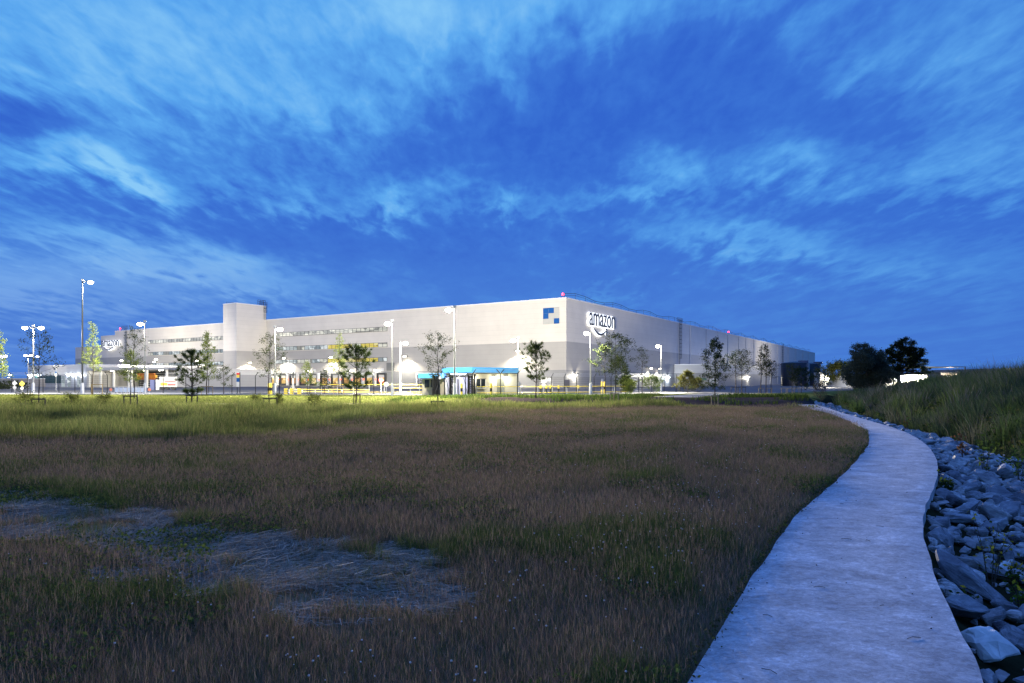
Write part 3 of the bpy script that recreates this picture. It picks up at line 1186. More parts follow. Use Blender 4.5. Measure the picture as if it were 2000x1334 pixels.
b = MB()
b.obox(fl(37.5), UU * 34.5, VV * 45, UP * 6.1)
b.obox(fl(18.5, -14), UU * 18.9, VV * 31, UP * 5.3)
b.build('wall', M['clad_low'], lh)
b = MB()
b.hexa([fl(-1.5, .4, 4.5), fl(16.5, -13.9, 4.5), fl(37.4, -13.9, 4.5), fl(37.4, .4, 4.5), fl(-1.5, .4, 5.0), fl(16.5, -13.9, 5.4), fl(37.4, -13.9, 5.4), fl(37.4, .4, 5.4)])
b.build('canopy', mat('canopy_grey_white', (.42, .42, .41), .6), lh)
b = MB()
for q in (0.4, 9.0, 16.0, 17.2, 24.5, 31, 37):
    b.obox(fl(q, -.2), UU * .45, VV * .45, UP * 4.5)
    b.build('canopy_column', M['white'], lh)
    b = MB()
b.obox(fl(18.6, -13.9, .3), UU * 18.4, NU * .2, UP * 4.0)
lv = b.build('louvred_wall', mat('dark_back_wall', (0.05, 0.05, 0.052), 0.7), lh)
b = MB()
for z in np.arange(.7, 4.2, .62):
    b.obox(fl(18.7, -13.68, z), UU * 18.2, NU * .12, UP * .16)
b.build('louvre_rail', M['galv'], lv)
b = MB()
b.obox(fl(37.4, .06, 6.1), UU * 34.7, VV * 45, UP * .2)
b.build('coping', M['coping'], lh)
for q in (41.0, 46.5, 49.8):
    b = MB()
    b.obox(fl(q, .02, .1), UU * 1.7, NU * .1, UP * 3.0)
    g = b.build('entrance_door', GL['blue'], lh)
b = MB()
for q in np.arange(52, 66.5, 1.2):
    b.obox(fl(q, .02, 1.1), UU * 1.08, NU * .06, UP * 2.2)
b.build('window', mat('green_tint_glass', (0.03, 0.06, 0.05), 0.15), lh)
for q, pw in ((41.0, 350), (44.0, 350), (47.7, 350), (66.5, 300), (71.0, 300)):
    wl = fl(q, 0, 3.6)
    m = MB()
    m.obox(wl - UU * .2, UU * .4, NU * .5, UP * .15)
    h = m.build('wall_lamp', M['dark_steel'], lh)
    m = MB()
    m.lathe(wl + NU * .35 - UP * .16, [(.1, 0), (.26, .05), (.28, .16)], 10)
    m.build('lamp_lens', M['lamp_cool'], h)
    lamp('wall_light', wl + NU * .6 - UP * .3, pw, COOL, lh, .1)
# lamps under the canopy
for q in (7, 14, 22, 30):
    m = MB()
    m.obox(fl(q, -3, 4.36), UU * 1.4, VV * .3, UP * .12)
    m.build('canopy_lamp', M['lamp'], lh)
    lamp('canopy_light', fl(q + .7, -3, 4.1), 450, NEUT, lh, .2)
# uplight on the upper wall over the canopy
for q in (8, 24):
    m = MB()
    m.tube([fl(q, -2, 5.4), fl(q, -2, 6.9)], .06, 6)
    h = m.build('roof_lamp', M['dark_steel'], lh)
    m = MB()
    m.lathe(fl(q, -2, 6.9), [(.2, 0), (.3, .1), (.3, .25), (.15, .3)], 10)
    m.build('lamp_lens', M['lamp'], h)
    lamp('roof_light', fl(q, -2, 7.6), 500, NEUT, lh, .2)

# flood lights on the hall roof that wash the wall of the left wing
for q, tgt in ((22, 152), (36, 176), (52, 203)):
    o_ = fl(q, -8, 6.2 if q > 37 else 5.5)
    f_ = (fu(tgt, 0, 14) - o_).normalized()
    s_ = UP.cross(f_).normalized()
    m = MB()
    m.tube([o_, o_ + UP * .5], .06, 6)
    m.obox(o_ + UP * .5 - s_ * .3, s_ * .6, f_ * .25, UP * .4)
    m.build('roof_flood', M['dark_steel'], lh)
    lamp('roof_flood_beam', o_ + UP * .7 + f_ * .5, 65000 if q < 30 else 120000, NEUT, lh, .2, 78, tuple(f_), .7)

# ------------------------------------------------------------------ yard, kerbs
ya = MB()
YZ = 0.212
ym = mat('yard_asphalt', (0.085, 0.083, 0.080), 0.85, 0.25, 0.6, 0.2)
edge0 = [(-150, 98), (-70, 83), (-38, 80), (-12, 78), (10, 82), (30, 92), (60, 120), (100, 200), (230, 500), (230, 640), (-250, 640), (-330, 300)]
ya.add([(x, y, YZ) for x, y in edge0], [tuple(range(len(edge0)))])
tag(ya.build('yard', ym), 'floodlit asphalt service yard before the warehouse', None, None, 'structure')
ya = MB()
xs = [(-160, 97.5), (-70, 82.3), (-38, 79.3), (-12.5, 77.4)]
for a, c in zip(xs[:-1], xs[1:]):
    a, c = Vector((*a, .2)), Vector((*c, .2))
    d = (c - a).normalized()
    n = Vector((-d.y, d.x, 0))
    ya.obox(a, c - a, n * .3, UP * .12)
tag(ya.build('kerb', mat('pale_kerb_stone', (0.42, 0.41, 0.39), .8, .1, 2)), 'pale kerb between lawn and yard', None, None, 'structure')
ya = MB()
xs = [(-160, 98.2), (-70, 82.9), (-38, 79.8)]
for a, c in zip(xs[:-1], xs[1:]):
    a, c = Vector((*a, .22)), Vector((*c, .22))
    d = (c - a).normalized()
    n = Vector((-d.y, d.x, 0))
    ya.add([a, c, c + n * 16, a + n * 16], [(0, 1, 2, 3)])
tag(ya.build('road', mat('pale_concrete_road', (0.34, 0.33, 0.31), .85, .15, .5)), 'pale concrete perimeter road', None, None, 'structure')


# ------------------------------------------------------------------ lamp posts
def lamp_post(base, top, heads, label, power, pole_mat='pole', r=0.085, head=0.34, sleeve=True, flood=0, group='lamp posts round the warehouse yard'):
    """base point, height of the lantern, heads: list of (reach, bearing deg)"""
    x, y, z = base
    t = thing('lamp_post', base, label, 'lamp post', group)
    b = MB()
    b.tube([(x, y, z), (x, y, z + (top - z) * .5), (x, y, top)], [r, r * .85, r * .6], 10)
    b.build('pole', M[pole_mat], t, True)
    if sleeve:
        b = MB()
        b.lathe((x, y, z), [(r * 2.1, 0), (r * 1.8, .1), (r * 1.75, 1.25), (r * 1.1, 1.42)], 12)
        b.build('base_sleeve', M['galv'], t, True)
    for reach, brg in heads:
        d = Vector((math.sin(R(brg)), math.cos(R(brg)), 0))
        s = UP.cross(d)
        q = Vector((x, y, top))
        b = MB()
        b.tube([q - UP * .25, q + d * reach * .5 - UP * .02, q + d * reach], [r * .6, r * .5, r * .45], 6)
        b.build('arm', M['dark_steel'], t)
        e = q + d * (reach - .12)
        b = MB()
        b.obox(e - s * .13 - UP * .02, s * .26, d * .5, UP * .08)
        h = b.build('lantern', M['dark_steel'], t, False, .02)
        b = MB()
        c = e + d * .27
        b.lathe(c - UP * .40, [(head * .2, 0), (head * .66, .05), (head * .95, .14), (head * 1.02, .23), (head * .9, .32), (head * .6, .385)], 14)
        b.build('lens', M['lamp'], h, True)
        lamp('lantern_light', c + d * .35 - UP * .75, power * .22 / len(heads), NEUT, t, .2)
    if sleeve:      # the lantern's optics throw most of its light sideways, across the lawn
        lamp('lantern_throw', Vector((x, y, top)) + Vector((0, -.5, -.4)), power * 2.5, NEUT, t, .2, 106, (0, -1, -.62), 1.0)
    if flood:
        to = (fu(flood, 0, 15.0) if flood > 0 else fv(-flood, 0, 14)) - Vector((x, y, top))
        f = to.normalized()
        q = Vector((x, y, top + .12))
        s = UP.cross(f).normalized()
        b = MB()
        b.obox(q - s * .15 - UP * .06, s * .30, f * .2, UP * .22)
        h = b.build('floodlight', M['galv'], t)
        lamp('flood_beam', q + f * .5 + UP * .17, power * (3.0 if flood > 100 else 6.8), NEUT, t, .2, 82, tuple(f), .6)
    return t


def post_at(px, py_base, py_top, d, heads, label, power, **k):
    X = (px - 1000) / F * d
    top = EYE + (HOR - py_top) / F * d
    return lamp_post((X, d, 0.2), top, heads, label, power, **k)


P0 = 26000
post_at(161, 772, 549, 89, [(.9, 90)], 'tallest dark lamp post, standing at the left before the low hall', P0, flood=190, pole_mat='dark_steel', r=.12)
post_at(65, 772, 638, 92, [(1.0, -90), (.9, 90)], 'twin headed lamp post at the far left', P0 * 1.1, flood=200, r=.11)
post_at(283, 772, 630, 84, [(.5, -80)], 'lamp post in front of the canopy columns', P0, flood=150)
post_at(537, 772, 640, 80, [(.4, 80)], 'lamp post just right of the stair tower', P0, flood=105)
post_at(766, 775, 629, 76, [(.4, -80)], 'taller of two neighbouring lamp posts left of the gatehouse', P0, flood=75)
post_at(782, 775, 668, 90, [(.5, 85)], 'shorter of two neighbouring lamp posts left of the gatehouse', P0 * .8)
post_at(888, 779, 602, 70.5, [(.5, -85)], 'tall lamp post before the blue gatehouse canopy', P0 * 1.3, flood=45, r=.1)
post_at(1012, 775, 662, 84, [(.45, -80)], 'thin lamp post at the right end of the blue canopy', P0, flood=18)
post_at(1153.5, 773, 648, 82, [(.35, -85)], 'lamp post below the word sign near the building corner', P0 * .6, r=.1)
post_at(1291.5, 768, 674, 104, [(.35, -80)], 'lamp post by the side wall left of the annex', P0 * .8)
FARG = 'distant lamp posts beyond the left fence'
post_at(5, 766, 694, 150, [(.5, 90), (.5, -90)], 'distant lamp post at the very left edge of the view', 9000, group=FARG, sleeve=False)
post_at(55, 765, 693, 165, [(.5, 90), (.5, -90)], 'distant twin lamp post behind the left fence', 9000, group=FARG, sleeve=False)
post_at(76.5, 765, 695, 190, [(.3, -90)], 'distant lamp post behind the crown of the left staked tree', 7000, group=FARG, sleeve=False)
post_at(16.5, 764, 731, 210, [(.3, 90)], 'short far lamp post standing low at left over the fence', 5000, group=FARG, sleeve=False)
post_at(1612, 762, 738, 176, [(.4, 90)], 'small lamp post left of the lit shrub right of the tanks', 26000, group='distant lamp posts on the right', sleeve=False)
# a tall one behind the tanks throws light along the far wall
post_at(1601, 760, 708, 330, [(.8, 90)], 'far lamp post behind the dark tanks', 140000, group='distant lamp posts on the right', sleeve=False)


# ------------------------------------------------------------------ security fence
def fence(pts, label, h=2.35, step=2.9, lean=-1, both=(), panel=True):
    pts = [Vector((*p, .2)) for p in pts]
    t = thing('security_fence', pts[0], label, 'fence')
    wires, mesh = MB(), MB()
    side = 0
    n_tot = 0
    for a, c in zip(pts[:-1], pts[1:]):
        L = (c - a).length
        n = max(1, round(L / step))
        d = (c - a).normalized()
        for k in range(n + (1 if c is pts[-1] else 0)):
            q = a.lerp(c, k / n)
            b = MB()
            b.tube([q, q + UP * h], .05, 6)
            if n_tot in both:
                for s in (-1, 1):
                    b.tube([q + UP * h, q + d * s * .42 + UP * (h + .5)], .045, 6)
            else:
                b.tube([q + UP * h, q + d * lean * .38 + UP * (h + .5)], .045, 6)
            b.build('post', M['black'], t)
            n_tot += 1
        for j in range(3):
            o = d * lean * (.12 + .12 * j) + UP * (h + .16 + .16 * j)
            wires.tube([a + o, c + o], .012, 4)
        if panel:
            for j in range(9):
                z = .08 + j * (h - .15) / 8
                mesh.tube([a + UP * z, c + UP * z], .009, 4)
            k = 0.0
            while k < L:
                mesh.tube([a + d * k + UP * .08, a + d * k + UP * (h - .07)], .006, 4, False)
                k += .25
    wires.build('wire', M['galv'], t)
    if panel:
        mesh.build('mesh_panel', M['dark_steel'], t)
    return t


fence([(-105, 104), (-74, 98), (-56, 94.5)], 'black mesh fence with angled barbed tops before the low hall', 2.4, 2.6, -1)
fence([(-46.5, 91), (-30, 88)], 'black mesh fence with angled tops below the stair tower', 2.3, 3.4, 1, panel=False)
fence([(-30, 88), (-17, 84)], 'black mesh fence before the lit dock doors', 2.2, 4.4, -1, panel=False)
fence([(-4.4, 76.0), (-1.3, 76.2), (.6, 76.4)], 'short black fence stretch with a forked post beside the turnstiles', 2.45, 2.6, 1, (1,), panel=False)
fence([(3.2, 84), (8.5, 90), (13.5, 93), (25, 104), (30, 114)], 'black fence with angled tops curving past the building corner', 2.15, 2.9, 1)


# ------------------------------------------------------------------ gatehouse
gh0 = Vector((-7.9, 78.5, .2))
gh = thing('gatehouse', gh0, 'small cream gatehouse under a bright blue canopy', 'building')
b = MB()
b.box(-4.62, .55, 79.2, 85, .2, 2.75)
b.build('wall', M['cream'], gh)
b = MB()
b.box(-8.4, -4.64, 83.0, 86, .2, 2.3)
b.build('rear_wall', mat('lilac_white_wall', (0.62, 0.60, 0.64), .5), gh)
b = MB()
b.box(-10.4, -7.7, 79.0, 84, .2, 2.15)
b.build('side_cabin', M['cream'], gh)
b = MB()
b.hexa([(-8.0, 77.8, 2.76), (-4.55, 77.2, 2.8), (.75, 79.0, 2.76), (.75, 86, 2.76), (-8.0, 77.8, 3.36), (-4.55, 77.2, 3.42), (.75, 79.0, 3.36), (.75, 86, 3.36)])
b.add([(-8.0, 77.8, 2.77), (.75, 86, 2.77), (-8, 86, 2.77), (-8.0, 77.8, 3.36), (.75, 86, 3.36), (-8, 86, 3.36)], [(0, 2, 1), (3, 4, 5), (1, 2, 5, 4), (2, 0, 3, 5)])
b.build('canopy', M['blue_fascia'], gh)
b = MB()
b.box(-10.75, -8.02, 78.2, 84.2, 2.18, 2.72)
b.build('low_canopy', M['blue_fascia'], gh)
b = MB()
b.hexa([(-7.8, 77.95, 2.70), (-4.55, 77.35, 2.74), (.65, 79.1, 2.70), (.6, 85.8, 2.70), (-7.8, 77.95, 2.755), (-4.55, 77.35, 2.795), (.65, 79.1, 2.755), (.6, 85.8, 2.755)])
b.build('soffit', M['black'], gh)
for x0, x1, z0, z1 in ((-4.15, -3.1, 1.1, 2.05), ):
    b = MB()
    b.box(x0, x1, 79.14, 79.19, z0, z1)
    w = b.build('window', M['glass_dark'], gh)
    b = MB()
    b.box(x0 - .08, x1 + .12, 79.08, 79.19, z0 - .12, z0 - .02)
    b.box(x0 - .08, x0 - .01, 79.08, 79.19, z0 - .02, z1)
    b.box(x1 + .01, x1 + .1, 79.08, 79.19, z0 - .02, z1)
    b.box((x0 + x1) / 2 - .04, (x0 + x1) / 2 + .04, 79.09, 79.135, z0, z1)
    b.build('window_frame', M['white'], w)
    b = MB()
    b.box(x0 - .08, x1 + .1, 79.1, 79.19, z1 + .005, z1 + .07)
    b.build('lintel', M['frame'], w)
b = MB()
b.box(-1.75, -.9, 79.12, 79.19, .22, 2.1)
b.build('door', mat('grey_green_door', (.16, .17, .14), .5), gh)
for x0, x1 in ((-10.1, -9.6), (-9.4, -8.4)):
    b = MB()
    b.box(x0, x1, 78.94, 78.99, 1.1, 2.0)
    b.build('window', M['glass_dark'], gh)
for x in (-.75, -2.1, -4.45):
    m = MB()
    m.box(x - .12, x + .12, 78.85, 79.19, 2.32, 2.42)
    h = m.build('wall_lamp', M['white'], gh)
    m = MB()
    m.lathe((x, 78.95, 2.2), [(.06, 0), (.15, .04), (.17, .12)], 10)
    m.build('lamp_lens', M['lamp'], h)
    lamp('wall_light', (x, 78.6, 2.1), 90, NEUT, gh, .08)
m = MB()
m.box(-7.2, -5.4, 80.0, 80.3, 2.62, 2.69)
m.build('soffit_lamp', M['lamp_cool'], gh)
lamp('soffit_light', (-6.3, 80.0, 2.5), 500, (.85, .82, 1.0), gh, .2)

# turnstile cages
for i, (x0, x1, lab) in enumerate(((-8.9, -8.2, 'dark full height turnstile cage left of the gate'), (-4.95, -4.2, 'dark full height turnstile cage against the cream wall'), (-7.0, -6.4, 'narrow dark turnstile cage in the middle of the gate'))):
    t = thing('turnstile', (x0, 76.6, .2), lab, 'turnstile', 'turnstiles at the gatehouse')
    b = MB()
    for xx in (x0, x1):
        for yy in (76.6, 77.5):
            b.box(xx - .05, xx + .05, yy - .05, yy + .05, .2, 2.5)
    b.build('frame', M['black'], t)
    b = MB()
    b.box(x0 - .35, x1 + .12, 76.4, 77.7, 2.5, 2.62)
    b.build('roof', M['dark_steel'], t)
    b = MB()
    for k in range(12):
        a = k * math.pi / 6
        cx, cyy = (x0 + x1) / 2, 77.05
        b.tube([(cx + .33 * math.cos(a), cyy + .33 * math.sin(a), .3), (cx + .33 * math.cos(a), cyy + .33 * math.sin(a), 2.45)], .045, 5)
    for k in range(8):
        z = .45 + k * .26
        b.tube([(x0 + .06, 76.7, z), (x1 - .06, 77.4, z)], .03, 4)
    b.build('rotor', M['black'], t)
t = thing('gate_frame', (-7.6, 76.4, .2), 'dark pedestrian gate frame with slanting braces under the blue canopy', 'gate')
b = MB()
for x in (-7.55, -6.05, -5.2):
    b.box(x - .05, x + .05, 76.35, 76.45, .2, 2.3)
b.box(-7.6, -5.2, 76.36, 76.44, 2.3, 2.4)
b.build('frame', M['black'], t)
for a, c in (((-7.4, 76.2, 2.2), (-6.9, 75.7, .25)), ((-6.6, 76.2, 1.5), (-7.0, 75.7, .25)), ((-5.4, 76.2, 2.2), (-4.9, 75.7, .25)), ((-8.2, 76.2, 1.6), (-8.6, 75.7, .3))):
    b = MB()
    b.tube([a, c], .035, 5)
    b.build('brace', M['black'], t)
for x, lab in ((-8.0, 'round white traffic mirror above the left turnstile'), (-5.9, 'round white traffic mirror right of the tall lamp post')):
    t = thing('traffic_mirror', (x, 75.9, .2), lab, 'mirror', 'round mirrors at the gate')
    b = MB()
    b.tube([(x, 75.9, .2), (x, 75.9, 2.3)], .03, 6)
    b.build('pole', M['dark_steel'], t)
    b = MB()
    b.disc((x, 75.84, 2.2), (0, -1, 0), .17, .05, 16)
    b.build('mirror', M['white'], t)


# ------------------------------------------------------------------ signs
def post_sign(px, py_c, d, build, label, cat='sign', ztop=None, group=None):
    X = (px - 1000) / F * d
    zc = EYE + (HOR - py_c) / F * d
    t = thing('road_sign', (X, d, .2), label, cat, group)
    b = MB()
    b.tube([(X, d, .2), (X, d, ztop or zc + .3)], .035, 6)
    b.build('pole', M['galv'], t)
    build(t, X, d, zc)
    return t


def plate_disc(r, m, bar=None, ring=None, dz=0.0):
    def f(t, X, d, z):
        b = MB()
        b.disc((X, d - .06, z + dz), (0, -1, 0), r, .03, 20)
        pl = b.build('plate', m, t)
        if bar:
            b = MB()
            b.box(X - r * .72, X + r * .72, d - .088, d - .079, z + dz - r * .2, z + dz + r * .2)
            b.build('bar', bar, pl)
        if ring:
            b = MB()
            b.disc((X, d - .083, z + dz), (0, -1, 0), r * .74, .012, 20)
            b.build('plate_centre', ring, pl)
    return f


def plate_box(w, h, m, dz=0.0, rot=0.0):
    def f(t, X, d, z):
        b = MB()
        c, s = math.cos(rot), math.sin(rot)
        o = Vector((X, d - .08, z + dz))
        a, e = Vector((c, 0, s)), Vector((-s, 0, c))
        b.obox(o - a * w / 2 - e * h / 2, a * w, Vector((0, .03, 0)), e * h)
        b.build('plate', m, t)
    return f


def both(*fs):
    def f(*a):
        for q in fs:
            q(*a)
    return f


post_sign(744.5, 742.5, 92, plate_disc(.32, M['red'], M['white']), 'red no entry sign with white bar at the lit dock')
post_sign(754.5, 750.5, 84, plate_disc(.3, M['white']), 'round white sign beside the red no entry sign')
post_sign(1013, 750, 84, plate_disc(.27, M['white']), 'round white sign by the right end of the gatehouse')
post_sign(1062, 743, 88, both(plate_box(.75, .7, M['white'], .05), lambda t, X, d, z: plate_disc(.30, M['white'], None, None, -.62)(t, X + .0, d, z)), 'white square sign over a round plate')
post_sign(1073, 743.5, 88.5, both(plate_disc(.36, M['white'], None, None, .0), plate_box(.75, .85, M['white'], -.7)), 'round white sign over a white board left of the building corner')
post_sign(1107.5, 749.5, 84, plate_box(.6, 1.0, mat('slate_sign_back', (.07, .07, .10), .5)), 'dark board on a pole before the building corner', ztop=2.5)
post_sign(1178, 752, 92, both(plate_disc(.34, M['red'], None, M['white'], .05)), 'red ringed round sign by striped bollards')
post_sign(43.5, 749.5, 105, both(plate_box(.62, .62, M['yellow'], 0, math.pi / 4), plate_disc(.24, M['white'], None, None, -.7)), 'yellow diamond sign over a round plate at far left')
post_sign(29, 748.5, 104, both(plate_box(.6, .6, M['galv'], 0, math.pi / 4), plate_disc(.27, M['galv'], None, None, -.68)), 'back of a grey diamond sign and round plate at far left')
post_sign(109.5, 731.5, 120, both(plate_box(.35, .45, M['white'], -.1), plate_box(.3, .35, M['emblem_blue'], .35)), 'small blue and white square signs high on the low hall side')
for px, d, lab in ((217, 92, 'small round orange sign left of the blue roll cages'), (292.5, 92, 'small round orange sign right of the blue roll cages')):
    post_sign(px, 761, d, plate_disc(.2, mat('faded_orange', (.7, .22, .12), .5)), lab, group='small orange signs')
# totem information board by the tower
t = thing('information_board', (at(468, 772, 88).x, 88, .2), 'tall narrow information board with coloured panels below the stair tower', 'sign')
x = at(466, 0, 88).x
b = MB()
b.box(x - .28, x + .12, 88, 88.08, 1.1, 2.95)
b.build('board', M['white'], t)
b = MB()
b.box(x - .26, x + .1, 87.98, 87.996, 2.3, 2.62)
b.build('yellow_panel', M['yellow'], t)
b = MB()
b.box(x - .26, x + .1, 87.98, 87.996, 1.75, 2.25)
b.build('blue_panel', M['emblem_blue'], t)
b = MB()
b.box(x - .26, x + .1, 87.98, 87.996, 2.65, 2.9)
b.build('red_panel', M['red'], t)
b = MB()
b.box(x + .125, x + .2, 87.97, 88.09, .2, 3.0)
b.build('post', M['dark_steel'], t)
b = MB()
b.box(x - .22, x - .14, 88, 88.07, .2, 1.1)
b.build('post', M['dark_steel'], t)


# ------------------------------------------------------------------ bollards, barriers
def bollard(px, d, label, h=1.15, r=.13):
    X = (px - 1000) / F * d
    t = thing('bollard', (X, d, .2), label, 'bollard', 'yellow and black bollards')
    for i, (a, c, m) in enumerate(((0, .34, 'yellow'), (.34, .62, 'black'), (.62, 1.0, 'yellow'))):
        b = MB()
        b.lathe((X, d, .2 + h * a), [(r, 0), (r, h * (c - a) - .004)] if i < 2 else [(r, 0), (r, h * .3), (r * .8, h * .36), (r * .3, h * .385)], 12)
        b.build('band', M[m], t, True)


for px, d, lab in ((525, 83, 'left one of the two bollards by the staked tree near the tower'), (529.5, 83.4, 'right one of the two bollards by the staked tree near the tower'),
                   (901.5, 75.5, 'bollard among the turnstiles'), (959, 75.8, 'bollard before the gatehouse window'),
                   (1175.5, 89, 'left bollard of the pair below the red ringed sign'), (1180.5, 90, 'right bollard of the pair below the red ringed sign')):
    bollard(px, d, lab, 1.4 if d < 84 else 1.6)

# raised barrier with yellow buffers
d = 84.0
X = at(572, 0, d).x
t = thing('barrier_mast', (X, d, .2), 'white raised barrier mast with slanting struts before the dock doors', 'barrier')
b = MB()
b.box(X - .1, X + .1, d, d + .15, .2, 2.2)
b.build('mast', M['white'], t)
b = MB()
b.box(X - .06, X + .06, d + .02, d + .12, 2.2, 3.0)
b.build('mast_tip', M['dark_steel'], t)
for sx in (-.65, .65):
    b = MB()
    b.tube([(X, d, 1.5), (X + sx, d - .2, .25)], .035, 6)
    b.build('strut', M['galv'], t)
b = MB()
b.tube([(X - .9, d - .1, .75), (X + .9, d - .1, .75)], .04, 6)
b.build('crossbar', M['white'], t)
for i, px in enumerate((558.5, 569.5, 584.5)):
    X = at(px, 0, 83.2).x
    t = thing('impact_buffer', (X, 83.2, .2), ('left', 'middle', 'right')[i] + ' ribbed yellow impact buffer at the foot of the barrier mast', 'buffer', 'yellow impact buffers')
    for k in range(3):
        b = MB()
        b.box(X - .19, X + .19, 83.0, 83.4, .2 + k * .26, .2 + k * .26 + .23)
        b.build('block', M['yellow'], t, False, .03)


def guard_rail(pts, label, h=.95, mid=.4, step=1.9):
    pts = [Vector((*p, .2)) for p in pts]
    t = thing('guard_rail', pts[0], label, 'guard rail', 'yellow guard rails')
    for z, r in ((h, .045), (mid, .04)):
        b = MB()
        b.tube([p + UP * z for p in pts], r, 8)
        b.build('rail', M['yellow'], t, True)
    for a, c in zip(pts[:-1], pts[1:]):
        n = max(1, round((c - a).length / step))
        for k in range(n):
            q = a.lerp(c, k / n)
            b = MB()
            b.tube([q, q + UP * h], .04, 6)
            b.build('post', M['galv'], t)
    return t


guard_rail([(-31, 95), (-25, 93), (-19, 91)], 'yellow guard rail behind the middle pine', .5, .2)
guard_rail([(-24, 86), (-18, 86), (-14, 85)], 'long yellow guard rail before the dock doors right of the middle pine', 1.2, .25)
guard_rail([(-13.8, 84.5), (-11.5, 85), (-9.6, 86)], 'yellow guard rail left of the gatehouse cabin', 1.2, .3)
guard_rail([(-14.2, 82), (-12, 80.5), (-9.2, 80)], 'low slanting yellow guard rail before the gatehouse cabin', .8, .2)
guard_rail([(-4.0, 77.6), (-1, 77.6), (3, 79), (6.5, 82), (9.5, 84), (14.5, 86)], 'yellow guard rail curving from the gatehouse to the corner lamp post', 1.0, .3)
# concrete blocks with yellow tops along the right rail
for i, px in enumerate((1056, 1067, 1075, 1091, 1129)):
    X = at(px, 0, 88).x
    t = thing('marker_post', (X, 88, .2), ('marker post under the square white sign', 'marker post right under the white board', 'marker post just right of the white board', 'marker post left of the dark board', 'marker post between dark board and corner lamp post')[i], 'marker post', 'yellow topped marker posts')
    b = MB()
    b.lathe((X, 88, .2), [(.12, 0), (.12, .7)], 10)
    b.build('stem', M['dark_steel'], t)
    b = MB()
    b.lathe((X, 88, .904), [(.14, 0), (.14, .32), (.07, .4)], 10)
    b.build('cap', M['yellow'], t, True)

# traffic cone like marker at the gate
t = thing('traffic_cone', (at(857, 0, 78).x, 78, .2), 'tall orange and white marker cone between the turnstiles', 'cone')
X = at(857, 0, 78).x
b = MB()
b.lathe((X, 78, .2), [(.2, 0), (.2, .08), (.15, .1), (.13, .5)], 12)
b.build('body', M['orange'], t, True)
b = MB()
b.lathe((X, 78, .704), [(.13, 0), (.12, .3)], 12)
b.build('white_band', M['white'], t, True)
b = MB()
b.lathe((X, 78, 1.008), [(.12, 0), (.09, .4), (.03, .44)], 12)
b.build('tip', M['orange'], t, True)

# ------------------------------------------------------------------ under the canopy: cages, conveyor, trailer
M['cage_blue'] = mat('pale_blue_panel', (.40, .47, .60), .5, .1, 2)
for i in range(7):
    px = 228 + i * 8.4
    X, d = at(px, 0, 92).x, 92
    t = thing('roll_cage', (X, d, .2), 'pale blue roll cage number %s from the left in the row under the canopy' % ('one', 'two', 'three', 'four', 'five', 'six', 'seven')[i], 'roll cage', 'pale blue roll cages')
    b = MB()
    b.box(X - .26, X + .26, d, d + .6, .35, .98)
    b.build('panel', M['cage_blue'], t)
    b = MB()
    for sx in (-.27, .25):
        b.box(X + sx, X + sx + .03, d - .03, d + .02, .3, 1.08)
    b.box(X - .27, X + .28, d - .03, d + .02, 1.08, 1.12)
    b.build('frame', M['galv'], t)
    b = MB()
    for sx in (-.2, .2):
        b.disc((X + sx, d + .1, .27), (1, 0, 0), .07, .05, 10)
    b.build('castors', M['black'], t)
X, Y = -84.6, 160.5
t = thing('conveyor_bridge', (X, Y, .2), 'orange truss conveyor bridge hanging behind the canopy columns', 'conveyor')
b = MB()
p0, p1 = Vector((-95.7, 174.5, 2.4)), Vector((-89.4, 170.9, 2.4))
dd = (p1 - p0)
for z in (0, 1.3):
    b.tube([p0 + UP * z, p1 + UP * z], .16, 6)
for k in range(10):
    a = p0 + dd * (k / 9)
    b.tube([a, a + UP * 1.3], .08, 5)
    if k < 9:
        b.tube([a, p0 + dd * ((k + 1) / 9) + UP * 1.3], .07, 5)
b.build('truss', mat('dull_orange', (.42, .13, .02), .6), t)
b = MB()
b.obox(p0 + UP * .25, dd, Vector((.3, .55, 0)), UP * .8)
b.build('belt_housing', mat('amber_panel', (.34, .17, .02), .6), t)
for k in (.1, .5, .92):
    a = p0 + dd * k
    b = MB()
    b.tube([(a.x, a.y, .2), (a.x, a.y, 2.4)], .12, 6)
    b.build('leg', M['dark_steel'], t)
# curtain-sided trailer
X0, X1, Y = at(311, 0, 128).x, at(346, 0, 128).x, 128.0
t = thing('truck_trailer', (X0, Y, .2), 'white box trailer with orange and red marks parked left of the dark pine', 'trailer')
b = MB()
b.box(X0, X1, Y, Y + 2.5, .75, 2.7)
b.build('box_body', mat('trailer_grey_white', (.30, .30, .31), .5), t, False, .05)
b = MB()
b.box(X0 + .25, X0 + 1.5, Y - .012, Y - .004, 1.05, 1.55)
b.build('orange_mark', M['orange'], t)
b = MB()
b.box(X0 + 1.6, X1 - .3, Y - .012, Y - .004, 1.05, 1.3)
b.box(X0 + 1.0, X1 - .3, Y - .012, Y - .004, 1.75, 1.9)
b.build('red_stripes', M['red'], t)
for sx in (.5, 1.4, 2.6):
    b = MB()
    b.disc((X0 + sx, Y + .25, .62), (0, 1, 0), .42, .3, 16)
    b.build('wheel', M['black'], t)
b = MB()
b.box(X0, X1, Y + .1, Y + 2.4, .62, .74)
b.build('chassis', M['dark_steel'], t)
# dark cabinet boxes beside the trailer
for i, (px, d) in enumerate(((297, 120), (304, 121))):
    X = at(px, 0, d).x
    t = thing('utility_cabinet', (X, d, .2), ('dark blue utility cabinet beside the trailer', 'pale utility cabinet beside the trailer')[i], 'cabinet')
    b = MB()
    b.box(X - .35, X + .35, d, d + .6, .3, 2.1)
    b.build('body', [mat('navy_panel', (.05, .06, .14), .5), M['dock_white']][i], t)
    b = MB()
    b.box(X - .4, X + .4, d - .05, d + .65, .2, .3)
    b.build('plinth', M['dark_steel'], t)


